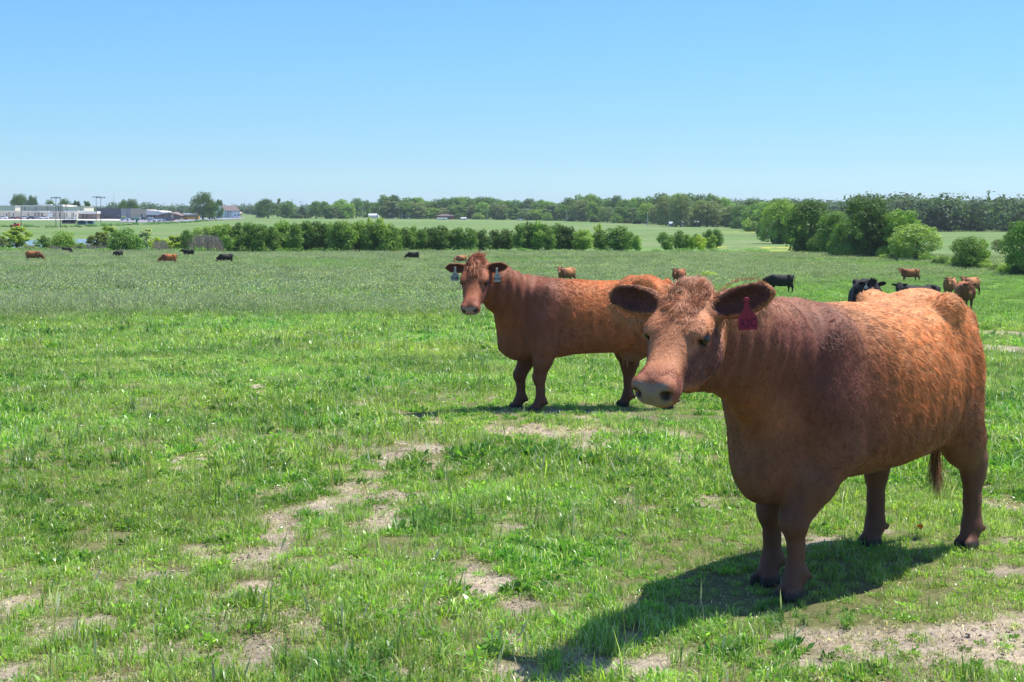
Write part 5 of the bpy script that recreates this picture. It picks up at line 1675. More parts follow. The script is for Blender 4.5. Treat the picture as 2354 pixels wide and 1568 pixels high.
CARK = {}
WH = None
def car(u, vb, form, col, label, rz=0.0, group='parked cars at the school', d=None):
    global WH
    if form not in CARK:
        b, g_, rf, w_ = car_kind(form); CARK[form] = (b.data, g_.data, rf.data, w_)
        for o in (b, g_, rf): bpy.data.objects.remove(o)
    if WH is None:
        bm = bmesh.new(); bmesh.ops.create_cone(bm, cap_ends=True, segments=16, radius1=.34, radius2=.34, depth=.22, matrix=Matrix.Rotation(math.pi / 2, 4, 'X'))
        WH = bpy.data.meshes.new('wheel'); bm.to_mesh(WH); bm.free(); WH.materials.append(mat('tyre', (.02, .02, .02), rough=.8))
    if d is None: d = gp(u, vb)[1]
    x = (u - 1176.5) / FPX * d
    t = thing('pickup_truck' if form == 'pickup' else 'parked_car', label, 'pickup truck' if form == 'pickup' else 'car', (x, d, float(ground(x, d)) + .22), rz, group)
    m = pm(col, rough=.25, spec=.6, noise=0.0)
    bd, gd, rd, w = CARK[form]
    for nm, data in (('body', bd), ('roof', rd)):
        dd = data.copy(); dd.materials.clear(); dd.materials.append(m)
        o = bpy.data.objects.new(nm, dd); COL.objects.link(o); o.parent = t
    o = bpy.data.objects.new('windows', gd); COL.objects.link(o); o.parent = t
    ax = 1.75 if form == 'pickup' else 1.42
    for sx in (-ax, ax):
        for sy in (-w + .06, w - .06):
            o = bpy.data.objects.new('wheel', WH); COL.objects.link(o); o.parent = t; o.location = (sx, sy, .34)
    return t


def drape(name, label, pts, col, dz=.12, n=40, cat_='structure'):
    """flat strip following the ground: list of (u, v_far, v_near)"""
    V = []; U = np.linspace(pts[0][0], pts[-1][0], n)
    a = np.interp(U, [p[0] for p in pts], [p[1] for p in pts]); b = np.interp(U, [p[0] for p in pts], [p[2] for p in pts])
    m = 6
    for u, v0, v1 in zip(U, a, b):
        y0 = gp(u, v0)[1]; y1 = gp(u, v1)[1]
        for j in range(m):
            y = y1 + (y0 - y1) * j / (m - 1); x = (u - 1176.5) / FPX * y
            V.append((x, y, 0))
    V = np.array(V); V[:, 2] = ground(V[:, 0], V[:, 1]) + dz
    F = [(i * m + j, (i + 1) * m + j, (i + 1) * m + j + 1, i * m + j + 1) for i in range(n - 1) for j in range(m - 1)]
    o = link(name, mesh_np(name, V, np.array(F), True), mat(name + '_surface', col, rough=.9, noise=.15, nscale=.15))
    tag(o, label, None, None, cat_)
    return o


if ONLY in ('', 'env', 'town'):
    drape('gravel_road', 'pale gravel road in front of the school buildings', [(-60, 504.2, 507.2), (140, 504.3, 507.2), (240, 504.6, 508.0), (300, 504.6, 508.5)], (.55, .53, .48))
    drape('parking_lot', 'grey asphalt parking lot beside the school', [(275, 503.5, 512.0), (330, 503.4, 513.2), (400, 503.2, 511.5), (470, 502.6, 508.6), (560, 501.2, 504.2)], (.22, .22, .235), dz=.16)
    # school
    building('school_annex', 'pale cream flat-topped annex at the left edge behind the long wing', q1, -120, 272, 215, 445, 14, CREAM_SUNLIT, d=860)
    building('school_gymnasium', 'large cream gymnasium with dark wall piers and rooftop units', q1, 370, 1142, 215, 440, 26, BEIGE, d=850, piers=(452, 652, 855, 1060), units=((712, 790, 180), (810, 888, 176), (1030, 1100, 180), (1122, 1200, 180)), lip=.8)
    building('school_hall', 'tall pale cream block joined to the right of the gymnasium', q1, 1142, 1520, 226, 440, 20, CREAM_SUNLIT, d=849, lip=.25, roofcol=CREAM_SUNLIT, win=((1200, 1215, 260, 290), (1450, 1465, 262, 292)))
    building('school_wing', 'long low beige wing with a white roof edge and narrow windows', q1, -140, 700, 312, 445, 16, BEIGE, d=826, win=((110, 132, 345, 385), (233, 255, 340, 385), (500, 522, 335, 400), (622, 645, 335, 390)), piers=(165, 692), lip=.55)
    building('school_entrance', 'white-fronted school entrance porch with a dark doorway', q1, 702, 880, 322, 445, 10, BEIGE, d=822, door=((748, 775, 335, 445),), piers=(712,), lip=.8)
    building('school_block', 'grey-beige low block with two tall blue windows behind the tall light pole', q1, 890, 1160, 308, 445, 12, BEIGE, d=824, win=((970, 990, 335, 400), (1070, 1090, 335, 402)), lip=.4, roofcol=(.5, .48, .45))
    building('school_block', 'pale cream low block with narrow windows right of the tall light pole', q1, 1162, 1405, 322, 445, 14, CREAM_SUNLIT, d=820, win=((1203, 1218, 330, 402), (1326, 1341, 330, 402), (1372, 1384, 370, 402)), piers=(1172, 1305), lip=.9)
    r, k, z = building('school_walkway', 'brown walled walkway under a long white canopy', q1, 1407, 1755, 348, 445, 6, (.20, .15, .12), d=822, lip=1.5, door=((1490, 1515, 350, 440), (1560, 1585, 350, 440)), win=((1440, 1462, 370, 400), (1690, 1712, 365, 395)))
    building('gymnasium_annex', 'dark slate grey windowless building with a recessed doorway', q1, 1757, 2195, 256, 440, 28, SLATE, d=835, lip=.15, roofcol=SLATE, door=((1895, 1955, 393, 440),), win=((2135, 2172, 378, 388),))
    building('gymnasium_lobby', 'light grey block between slate grey and tan buildings', q2, 20, 195, 347, 512, 22, GREY, d=825, lip=.15, roofcol=GREY)
    building('tan_classroom_block', 'tan brick flat-roofed block with one blue glass door', q2, 197, 478, 368, 520, 22, TAN, d=812, lip=.3, roofcol=(.55, .5, .44), win=((375, 405, 443, 495), (210, 222, 492, 497), (262, 276, 480, 486), (338, 360, 480, 486), (418, 436, 482, 488)))
    # low block with the bright white sloping roof
    d = 812; k = d / FPX
    r = thing('cafeteria', 'low school block with a bright white roof and dark porch', 'building', ((q2(690, 0)[0] - 1176.5) * k, d, CAM_H - (q2(0, 525)[1] - HOR) * k))
    X = lambda x: (q2(x, 0)[0] - 1176.5) * k - r.location.x
    Z = lambda y: CAM_H - (q2(0, y)[1] - HOR) * k - r.location.z
    Box().box(X(480), X(900), 3, 22, -1.5, Z(462)).obj('wall', pm((.16, .12, .10)), r)
    Box().prism([(X(476), Z(462)), (X(690), Z(462)), (X(905), Z(415)), (X(905), Z(410)), (X(760), Z(410)), (X(760), Z(400)), (X(700), Z(385)), (X(476), Z(376))], -.6, 23).obj('roof', pm(WHITE), r)
    for a in (485, 590, 640, 700, 790): Box().box(X(a) - .2, X(a) + .2, -.3, .1, -1, Z(463)).obj('porch_post', pm((.3, .24, .2)), r)
    for a, b in ((640, 790),): Box().box(X(a), X(b), 1.5, 2.9, -1, Z(464)).obj('brick_wall', pm(TAN), r)
    d = 806; k = d / FPX
    r = thing('gabled_hall', 'brown gabled hall with a pale stone front right of the white roof', 'building', ((q2(930, 0)[0] - 1176.5) * k, d, CAM_H - (q2(0, 527)[1] - HOR) * k))
    X = lambda x: (q2(x, 0)[0] - 1176.5) * k - r.location.x
    Z = lambda y: CAM_H - (q2(0, y)[1] - HOR) * k - r.location.z
    Box().prism([(X(792), -1.5), (X(1092), -1.5), (X(1092), Z(475)), (X(905), Z(424)), (X(792), Z(440))], 0, 16).obj('wall', pm((.24, .18, .14)), r)
    Box().box(X(918), X(975), -.4, -.003, -1, Z(436)).obj('stone_front', pm((.52, .44, .34)), r)
    Box().box(X(880), X(900), -.15, -.004, -1, Z(445)).obj('door', pm((.1, .07, .06)), r)
    Box().prism([(X(905), Z(423)), (X(905), Z(412)), (X(1110), Z(468)), (X(1110), Z(476))], -1.2, 17).obj('roof', pm((.20, .14, .12)), r)
    # white barn with a brown roof
    d = gp(q2(1950, 0)[0], q2(0, 512)[1])[1]; k = d / FPX
    r = thing('metal_barn', 'white metal barn with a brown roof and two tall doors', 'barn', ((q2(1900, 0)[0] - 1176.5) * k, d, CAM_H - (q2(0, 508)[1] - HOR) * k))
    X = lambda x: (q2(x, 0)[0] - 1176.5) * k - r.location.x
    Z = lambda y: CAM_H - (q2(0, y)[1] - HOR) * k - r.location.z
    He, Hr = Z(383), Z(296)
    w = X(2158) - X(1902); dp = 26.0; lx = X(1640) - X(1902)
    # seen from its corner: the long side faces the camera, the gable faces left-back
    bm = bmesh.new()
    A = np.array([X(1902), 0]); B = np.array([X(2158), 3.0]); Cc = A + np.array([lx, 16.0]); D = B + np.array([lx, 16.0])
    v = {}
    for n_, p in (('A', A), ('B', B), ('C', Cc), ('D', D)):
        v[n_ + '0'] = bm.verts.new((*p, -1.5)); v[n_ + '1'] = bm.verts.new((*p, He))
    rg1 = (A + Cc) / 2; rg2 = (B + D) / 2
    v['r1'] = bm.verts.new((*rg1, Hr)); v['r2'] = bm.verts.new((*rg2, Hr))
    for f in (('A0', 'B0', 'B1', 'A1'), ('D0', 'C0', 'C1', 'D1'), ('C0', 'A0', 'A1', 'r1', 'C1'), ('B0', 'D0', 'D1', 'r2', 'B1')): bm.faces.new([v[a] for a in f])
    bmesh.ops.recalc_face_normals(bm, faces=bm.faces)
    me = bpy.data.meshes.new('wall'); bm.to_mesh(me); bm.free(); link('wall', me, pm((.74, .77, .82)), r)
    bm = bmesh.new()
    for (E0, E1) in ((A, B), (Cc, D)):
        o0 = E0 + (E0 - rg1) * .05; o1 = E1 + (E1 - rg2) * .05
        q_ = [(*o0, He - .2), (*o1, He - .2), (*rg2, Hr + .1), (*rg1, Hr + .1)]
        vs = [bm.verts.new(p) for p in q_] + [bm.verts.new((p[0], p[1], p[2] + .25)) for p in q_]
        for f in ((0, 1, 2, 3), (7, 6, 5, 4), (0, 4, 5, 1), (1, 5, 6, 2), (2, 6, 7, 3), (3, 7, 4, 0)): bm.faces.new([vs[i] for i in f])
    bmesh.ops.recalc_face_normals(bm, faces=bm.faces)
    me = bpy.data.meshes.new('roof'); bm.to_mesh(me); bm.free(); link('roof', me, pm((.15, .115, .11)), r)
    for a, b, t in ((1914, 1950, 400), (1966, 2004, 400)):
        f0 = (X(a) - A[0]) / (B[0] - A[0]) * 3.0
        dd = Box().box(X(a), X(b), f0 - .12, f0 + .35, -.3, Z(t)).obj('barn_door', pm((.62, .64, .70)), r)
        Box().box(X(a) - .15, X(a), f0 - .2, f0 + .3, -.3, Z(t) + .15).box(X(b), X(b) + .15, f0 - .2, f0 + .5, -.3, Z(t) + .15).box(X(a), X(b), f0 - .2, f0 + .3, Z(t), Z(t) + .15).obj('door_frame', pm((.2, .2, .22)), dd)
    f0 = (X(2130) - A[0]) / (B[0] - A[0]) * 3.0
    Box().box(X(2118), X(2146), f0 - .14, f0 + .3, Z(478), Z(450)).obj('window', M_GLASS, r)
    # tank beside the barn
    x, y, z = on_ground(q2(2183, 0)[0], d + 6)
    t = thing('tank', 'tan storage tank on legs at the right end of the white barn', 'tank', (x, y, z))
    bm = bmesh.new(); bmesh.ops.create_uvsphere(bm, u_segments=16, v_segments=10, radius=1, matrix=Matrix.Translation((0, 0, 2.9)) @ Matrix.Diagonal((1.15, 2.2, 1.15, 1)))
    me = bpy.data.meshes.new('vessel'); bm.to_mesh(me); bm.free(); link('vessel', me, pm((.55, .42, .28)), t)
    for sx in (-.7, .7): Box().box(sx - .12, sx + .12, -1, 1, -.3, 2.2).obj('leg', pm((.3, .25, .2)), t)
    # school bus
    x, y, z = on_ground(q2(1290, 0)[0], 815)
    bl = (q2(1448, 0)[0] - q2(1155, 0)[0]) * 815 / FPX
    t = thing('school_bus', 'yellow school bus with a white roof behind the parked cars', 'bus', (x, y, z))
    Box().box(-bl / 2, bl / 2, -1.2, 1.2, .45, 2.6).obj('body', pm((.62, .33, .03), .4), t, bevel=.12)
    Box().box(-bl / 2, bl / 2, -1.15, 1.15, 2.62, 3.7).obj('roof', pm((.8, .8, .78), .5), t, bevel=.3)
    for i in range(12):
        a = -bl / 2 + .5 + i * (bl - 1) / 12
        Box().box(a, a + (bl - 1) / 12 * .8, -1.235, -1.201, 1.75, 2.45).obj('window', M_GLASS, t)
    for a in (-bl * .32, bl * .34):
        for s in (-1.1, 1.1):
            bm = bmesh.new(); bmesh.ops.create_cone(bm, cap_ends=True, segments=16, radius1=.5, radius2=.5, depth=.3, matrix=Matrix.Translation((a, s, .5)) @ Matrix.Rotation(math.pi / 2, 4, 'X'))
            me = bpy.data.meshes.new('wheel'); bm.to_mesh(me); bm.free(); link('wheel', me, pm((.02, .02, .02)), t)
    # cars
    W_ = (.75, .76, .78); K_ = (.02, .02, .025); S_ = (.42, .45, .50); B_ = (.06, .10, .22); R_ = (.35, .03, .04)
    cars = [(q1, 58, 450, 'suv', W_, 'white sport utility car at the left edge of the school front', 0), (q1, 232, 450, 'sedan', K_, 'dark car left of the red one in front of the long wing', 3.1), (q1, 322, 452, 'sedan', R_, 'dark red car in front of the long wing', 3.1),
            (q1, 456, 450, 'suv', W_, 'white car left of the black one in front of the long wing', 0), (q1, 556, 452, 'suv', K_, 'black sport utility car in front of the long wing', 3.1), (q1, 690, 450, 'sedan', S_, 'grey-blue car left of the white pickup at the porch', 0),
            (q1, 802, 448, 'pickup', W_, 'white pickup truck before the entrance porch', 0),
            (q2, 92, 566, 'suv', (.55, .60, .68), 'silver car alone at the left end of the parking lot', 0), (q2, 280, 562, 'sedan', K_, 'black car behind the green sign in the parking lot', 3.1), (q2, 388, 560, 'pickup', S_, 'silver pickup between black vehicles in the lot', .2),
            (q2, 455, 560, 'suv', K_, 'black vehicle right of the silver pickup in the lot', 1.2), (q2, 522, 547, 'pickup', W_, 'white pickup before the dark porch', .1), (q2, 577, 591, 'suv', W_, 'white car nearest the front of the lot', .1),
            (q2, 662, 586, 'suv', W_, 'large white car second from the front of the lot', .5), (q2, 735, 584, 'sedan', (.6, .66, .74), 'pale silver car angled in the row of the lot', .6), (q2, 780, 578, 'sedan', B_, 'blue car behind the pale silver one in the lot', .7),
            (q2, 830, 576, 'sedan', (.05, .06, .10), 'dark blue car near the right end of the lot row', .7), (q2, 880, 574, 'suv', (.10, .06, .12), 'dark purple car at the right end of the lot row', .7), (q2, 918, 570, 'sedan', R_, 'red tailed car just behind the utility pole', .7),
            (q2, 1115, 512, 'suv', S_, 'light blue van left of the yellow bus', 1.4), (q2, 1178, 510, 'suv', K_, 'dark car before the left end of the yellow bus', 0), (q2, 1245, 510, 'sedan', B_, 'blue car before the middle of the yellow bus', 0), (q2, 1320, 512, 'suv', K_, 'dark car before the right end of the yellow bus', 3.1),
            (q2, 1455, 526, 'suv', (.45, .52, .68), 'pale blue car beside the flag pole', 0), (q2, 1555, 508, 'suv', K_, 'dark car under the big tree by the barn', 0), (q2, 1662, 532, 'suv', S_, 'silver car left of the barn doors by the yellow sign', 0),
            (q2, 1745, 526, 'sedan', B_, 'blue car right of the silver one near the barn', 0), (q2, 1805, 502, 'suv', (.09, .07, .06), 'dark brown car in the shade at the barn wall', 0), (q2, 2085, 514, 'pickup', (.68, .75, .80), 'pale pickup parked at the right of the barn doors', 0),
            (q3, 1515, 308, 'sedan', B_, 'dark blue car left of the sheds on the ridge', 0), (q4, 1135, 342, 'sedan', W_, 'white car parked before the ridge wood', 0)]
    for (q, x_, y_, fm, c_, lb, rz) in cars:
        u, v = q(x_, y_)
        car(u, v, fm, c_, lb, rz)
    # poles
    pole(q1, 1012, 38, 570, 'tall light pole with four lamps before the school', lamps=4)
    pole(q1, 1742, 28, 480, 'taller light pole of the pair at the slate grey building', lamps=4)
    pole(q1, 1826, 34, 535, 'shorter light pole of the pair at the slate grey building', lamps=4)
    pole(q1, 1092, 200, 602, 'bare pole leaning near the black-roofed dugout', r=.14)
    pole(q1, 382, 205, 592, 'bare pole in the grass left of the gymnasium', r=.12)
    pole(q1, 2302, 236, 512, 'street light at the left of the parking lot', r=.12)
    pole(q2, 886, 352, 606, 'utility pole with a cross arm at the right of the car row', arm=1, name='utility_pole')
    pole(q2, 1386, 366, 586, 'pole beside the flag near the big tree', r=.11)
    pole(q2, 1140, 280, 470, 'utility pole with a cross arm behind the yellow bus', arm=1, name='utility_pole', d=860)
    pole(q2, 1040, 322, 470, 'pole with a box behind the gabled hall', d=850)
    pole(q3, 541, 180, 316, 'utility pole left of the broad dark tree on the ridge', arm=1, name='utility_pole')
    pole(q3, 866, 128, 312, 'far tall light pole between two trees on the ridge', r=.2, col=(.5, .5, .5))
    pole(q3, 949, 154, 312, 'far utility pole above the dark pointed evergreen', arm=1, name='utility_pole')
    pole(q3, 1532, 165, 316, 'pale utility pole by the sheds on the ridge', name='utility_pole', col=(.4, .38, .36), r=.17)
    pole(q4, 823, 210, 336, 'utility pole in front of the ridge wood right of the red house', name='utility_pole', col=(.35, .33, .3))
    pole(q4, 1568, 235, 352, 'pale utility pole standing before the ridge wood above the second cow', name='utility_pole', col=(.5, .48, .46), r=.16)
    pole(q5, 497, 280, 436, 'pale utility pole left of the white-roofed house', name='utility_pole', col=(.5, .48, .46), r=.16)
    pole(q1, 2062, -20, 440, 'very thin far radio mast above the slate grey building', r=.22, d=1500, name='radio_mast', cat='mast', col=(.5, .45, .45))
    pole(lambda x, y: (1781 + x * .2431, 425.1 + y * .2431), 1338, 85, 260, 'very thin far radio mast above the wooded hill', r=.22, d=1600, name='radio_mast', cat='mast', col=(.5, .45, .45))
    # flag
    x, y, z = on_ground(q2(1398, 0)[0], 800)
    t = thing('flagpole', 'flag on a pole beside the pale blue car', 'flag', (x, y, z))
    Box().cyl(0, 0, -.2, 8.4, .06).obj('shaft', pm((.6, .6, .6)), t)
    fh = CAM_H - (q2(0, 398)[1] - HOR) * 800 / FPX - z
    f = Box(); f.prism([(0, fh + .9), (2.2, fh + .6), (2.3, fh - .3), (0, fh - .1)], -.03, .03); fo = f.obj('flag', pm((.42, .25, .30)), t)
    # signs
    x, y, z = on_ground(q2(303, 0)[0], gp(q2(303, 0)[0], q2(0, 598)[1])[1]); k = y / FPX
    t = thing('lot_sign', 'green post sign with a pale board at the edge of the lot', 'sign', (x, y, z))
    Box().box(-.45, .45, -.2, .2, 0, (598 - 525) * .12691 * k).obj('post', pm((.05, .22, .14)), t)
    Box().box(-1.9, 1.9, -.25, .25, (598 - 524) * .12691 * k, (598 - 492) * .12691 * k).obj('board', pm((.45, .55, .50)), t)
    x, y, z = on_ground(q1(908, 0)[0], 812); k = y / FPX
    t = thing('scoreboard_sign', 'pale blue and white sign board with a wing-shaped crossbar', 'sign', (x, y, z))
    zz = lambda v: CAM_H - (q1(0, v)[1] - HOR) * k - z
    for s in (-.5, .5): Box().box(s - .07, s + .07, -.06, .06, 0, zz(400)).obj('post', pm((.3, .3, .3)), t)
    Box().box(-.85, .85, -.15, .15, zz(402), zz(376)).obj('lower_board', pm((.72, .76, .78)), t)
    Box().box(-.85, .85, -.15, .15, zz(352), zz(326)).obj('upper_board', pm((.45, .62, .75)), t)
    Box().prism([(-2.9, zz(364)), (0, zz(370)), (1.6, zz(364)), (0, zz(354))], -.1, .1).obj('crossbar', pm((.8, .8, .8)), t)
    x, y, z = on_ground(q2(1590, 0)[0], gp(q2(1590, 0)[0], q2(0, 530)[1])[1])
    t = thing('road_sign', 'small yellow diamond road sign left of the silver car', 'sign', (x, y, z))
    Box().cyl(0, 0, 0, 2.2, .05).obj('post', pm((.4, .4, .4)), t)
    Box().prism([(-.75, 2.4), (0, 1.65), (.75, 2.4), (0, 3.15)], -.05, -.02).obj('sign_face', pm((.55, .33, .02)), t)
    # dugouts
    for (a, b, t_, bs, c_, rc, lb) in ((1115, 1365, 452, 526, (.08, .08, .10), (.03, .045, .04), 'black-roofed baseball dugout before the school'), (1395, 1560, 462, 546, (.10, .15, .20), (.05, .09, .09), 'small blue-green roofed dugout hut, left of the pair'), (1560, 1690, 468, 540, (.13, .20, .27), (.05, .10, .10), 'small blue-green roofed dugout hut, right of the pair')):
        (u0, vt), (u1, vb) = q1(a, t_), q1(b, bs); d = gp((u0 + u1) / 2, vb)[1]; k = d / FPX; X0 = ((u0 + u1) / 2 - 1176.5) * k; hw = (u1 - u0) / 2 * k; H = (vb - vt) * k
        t = thing('dugout', lb, 'dugout', (X0, d, float(ground(X0, d))))
        Box().box(-hw * .95, hw * .95, 2.2, 2.4, -.2, H * .8).box(-hw * .95, -hw * .88, 0, 2.2, -.2, H * .8).box(hw * .88, hw * .95, 0, 2.2, -.2, H * .8).box(-hw * .88, hw * .88, 0, .12, -.2, H * .36).obj('wall', pm(c_), t)
        if a < 1200: Box().prism([(-.4, H * .72), (2.8, H * .8), (2.8, H), (-.4, H * .86)], -hw, hw, 'x').obj('roof', pm(rc), t)
        else: Box().prism([(-hw, H * .72), (hw, H * .72), (0, H)], -.3, 2.8).obj('roof', pm(rc), t)
    # red utility vehicle in the outfield
    x, y, z = on_ground(q1(270, 0)[0], gp(q1(270, 0)[0], q1(0, 603)[1])[1])
    t = thing('utility_cart', 'small red utility cart on the grass behind the willow', 'cart', (x, y, z))
    Box().prism([(-1.5, .5), (-1.5, 1.0), (-.4, 1.0), (-.2, 1.25), (.6, 1.3), (1.5, 1.75), (1.7, .9), (1.5, .45)], -.7, .7).obj('body', pm((.6, .03, .04), .4), t, bevel=.04)
    Box().box(-.2, .3, -.4, .4, 1.3, 1.9).obj('seat', pm((.03, .03, .03)), t)
    for a in (-1.0, 1.1):
        for s in (-.7, .7):
            bm = bmesh.new(); bmesh.ops.create_cone(bm, cap_ends=True, segments=14, radius1=.45, radius2=.45, depth=.25, matrix=Matrix.Translation((a, s, .42)) @ Matrix.Rotation(math.pi / 2, 4, 'X'))
            me = bpy.data.meshes.new('wheel'); bm.to_mesh(me); bm.free(); link('wheel', me, pm((.02, .02, .02)), t)
    # chain-link fences of the ball field
    for (a, b, yy, h, lb) in ((225, 1110, 535, 1.5, 'low chain-link fence along the outfield before the school'), (1700, 2360, 525, 1.3, 'low chain-link fence below the slate grey building')):
        t = thing('chain_link_fence', lb, 'fence', (0, 0, 0))
        us = np.linspace(q1(a, 0)[0], q1(b, 0)[0], 22); P = [gp(u, q1(0, yy + 6)[1]) for u in us]
        pts = np.array([(p[0], p[1], float(ground(*p))) for p in P])
        for p in pts: Box().cyl(p[0], p[1], p[2] - .2, p[2] + h, .05, 6).obj('post', pm((.42, .44, .45)), t)
        for zz_ in (.1, h): 
            V, F = tube(pts + np.array([0, 0, zz_]), [.035] * len(pts), 4); link('rail', mesh_np('rail', V, F), pm((.42, .44, .45)), t)
    # ridge sheds and houses
    def shed(q, a, b, t_, bs, wall, roof, form, label, name='shed', cat='shed', eave=None, depth=6, win=(), dv=0):
        (u0, vt), (u1, vb) = q(a, t_), q(b, bs); d = gp((u0 + u1) / 2, vb)[1] + dv; k = d / FPX; X0 = ((u0 + u1) / 2 - 1176.5) * k; hw = (u1 - u0) / 2 * k
        z = float(ground(X0, d)); H = CAM_H - (vt - HOR) * k - z
        t = thing(name, label, cat, (X0, d, z)); E = H * (.62 if eave is None else eave)
        if form == 'arch':
            # barrel roof along x, arched end at the right
            Box().box(-hw, hw * .70, 0, depth, -.5, E * .62).obj('wall', pm(wall), t)
            pr_ = [(depth / 2 + (depth / 2) * math.cos(a_), E * .62 + (H - E * .62) * math.sin(a_)) for a_ in np.linspace(0, math.pi, 10)]
            Box().prism(pr_, -hw, hw * .70, 'x').obj('roof', pm(roof), t)
            Box().box(hw * .70 + .003, hw, 0, depth * .8, -.5, E).obj('end_wall', pm(wall), t)
            Box().box(hw * .78, hw * .93, -.08, -.003, -.1, E * .7).obj('door', pm((.2, .1, .1)), t)
        elif form == 'hip':
            Box().box(-hw * .92, hw * .92, 0, depth, -.5, E).obj('wall', pm(wall), t)
            bm = bmesh.new(); vs = [bm.verts.new(p) for p in [(-hw, -.5, E), (hw, -.5, E), (hw, depth + .5, E), (-hw, depth + .5, E), (-hw * .35, depth / 2, H), (hw * .35, depth / 2, H)]]
            for f in ((0, 1, 5, 4), (1, 2, 5), (2, 3, 4, 5), (3, 0, 4), (3, 2, 1, 0)): bm.faces.new([vs[i] for i in f])
            bmesh.ops.recalc_face_normals(bm, faces=bm.faces); me = bpy.data.meshes.new('roof'); bm.to_mesh(me); bm.free(); link('roof', me, pm(roof), t)
        else:
            Box().box(-hw * .95, hw * .95, 0, depth, -.5, E).obj('wall', pm(wall), t)
            Box().prism([(-.4, E - .05), (depth / 2, H), (depth + .4, E - .05)], -hw, hw, 'x').obj('roof', pm(roof), t)
            Box().box(hw * .2, hw * .5, -.07, -.003, -.1, E * .8).obj('door', pm((.18, .14, .12)), t)
        for (fa, fb) in win:
            Box().box(hw * fa, hw * fb, -.07, -.003, E * .35, E * .8).obj('window', M_GLASS, t)
        return t
    shed(q3, 1535, 1580, 278, 309, (.12, .07, .06), (.10, .07, .06), 'gable', 'dark brown shed left of the white arched shed on the ridge')
    shed(q3, 1585, 1676, 274, 312, (.72, .75, .78), (.70, .74, .80), 'arch', 'white arched shed on the ridge', eave=.72, dv=-6)
    shed(q3, 1776, 1840, 277, 318, (.75, .77, .80), (.45, .58, .78), 'gable', 'white shed with a light blue roof on the ridge', dv=-8)
    shed(q3, 1880, 1970, 280, 319, (.32, .50, .66), (.45, .62, .80), 'gable', 'blue shed with a pale blue roof on the ridge', dv=-8)
    shed(q4, 338, 505, 277, 326, (.24, .075, .06), (.12, .085, .08), 'hip', 'red brick house with a low brown hip roof on the ridge', name='brick_house', cat='house', depth=10, win=((-.7, -.45), (-.2, .1), (.4, .65)), dv=-8)
    shed(q4, 345, 445, 314, 328, (.70, .74, .80), (.7, .74, .8), 'gable', 'low white wall or trailer in front of the red brick house', name='trailer', cat='trailer', depth=2, eave=.9, dv=-14)
    shed(q4, 568, 625, 309, 328, (.35, .45, .55), (.5, .5, .55), 'gable', 'tiny grey-blue hut right of the red brick house', dv=-8)
    shed(q5, 862, 1056, 376, 436, (.50, .49, .38), (.42, .43, .45), 'gable', 'pale yellow ranch house with a light roof under the ridge trees', name='ranch_house', cat='house', depth=9, win=((-.6, -.45), (-.1, .1), (.6, .75)), dv=-14)
    shed(q5, 726, 772, 388, 433, (.30, .33, .38), (.42, .45, .5), 'gable', 'small grey shed left of the pale yellow ranch house', dv=-14)
    for (x_, t_, b_, w_, lb) in ((840, 110, 440, 230, 'tall grey-green tree left of the pale yellow ranch house'), (960, 300, 440, 60, 'small tree before the pale yellow ranch house'), (1120, 170, 440, 300, 'great pale willow right of the pale yellow ranch house'), (690, 130, 430, 200, 'dark tree left of the small grey shed on the ridge')):
        u, vt = q5(x_, t_); tree(u, q5(0, b_)[1] + .5, vt, w_ * .2196 * 1.1, 'tall', 2, 2600, .034, 'grey', lb, group='trees around the ranch house')
    # trees of the school
    for (q, x_, t_, b_, w_, fm, tn, lb, dd) in ((q1, 300, -5, 440, 260, 'round', 'dark', 'broad tree behind the gap left of the gymnasium', 900), (q1, 400, -2, 440, 260, 'round', 'dark', 'dark broad tree rising behind the left end of the gymnasium', 905), (q1, 590, 25, 440, 190, 'tall', 'dark', 'windblown tree right of the dark broad one above the gymnasium', 905),
                                            (q1, 900, 95, 440, 220, 'round', 'mid', 'round tree above the rooftop units', 900), (q1, 1170, 78, 440, 300, 'round', 'dark', 'broad tree above the pale cream hall', 900), (q1, 1380, 105, 440, 190, 'loose', 'dark', 'sparse tree right of the broad one above the hall', 900), (q1, 1570, 108, 440, 170, 'loose', 'mid', 'thin airy tree above the white canopy', 900),
                                            (q1, 1480, 200, 440, 260, 'round', 'mid', 'low tree behind the right end of the hall', 905), (q1, 1640, 215, 440, 240, 'round', 'dark', 'low dark tree behind the white canopy', 908),
                                            (q2, 60, 185, 500, 220, 'round', 'mid', 'left tree behind the light grey block', 890), (q2, 220, 172, 500, 260, 'round', 'dark', 'right tree behind the tan block', 892), (q1, 2240, 378, 455, 120, 'bush', 'yellow', 'bright yellow-green shrub at the corner of the slate grey building', None),
                                            (q2, 1500, 52, 500, 500, 'round', 'dark', 'great dark tree standing left of the white barn', 800), (q2, 1620, 200, 500, 260, 'round', 'dark', 'lower right part tree leaning against the great dark tree', 803), (q2, 1790, 172, 440, 190, 'loose', 'mid', 'lighter tree behind the white barn', 900)):
        u, vt = q(x_, t_); vb = q(0, b_)[1]
        tree(u, vb, vt, w_ * .12691 * 1.05, fm, 2, 2600, .032, tn, lb, cat='bush' if fm == 'bush' else 'tree', name='bush' if fm == 'bush' else 'shade_tree', d=dd)
    # tufts along the far fence line
    rg = np.random.default_rng(12); sp_ = []
    for k in range(120):
        cx = rg.uniform(0, 4000)
        u = cx * .12691; vb = np.interp(u, [0, 150, 280, 420, 560], [522, 523, 519, 513, 503]) + rg.normal(0, .8)
        x, y = gp(u, vb); sp_.append((x, y, rg.uniform(.8, 2.4), rg.uniform(.4, 1.2)))
    scatter_cloud('roadside_weeds', sp_, 12, .5, TREE_COL['mid'], 'tufts of weeds along the far fence line below the school', 'weeds', 13)

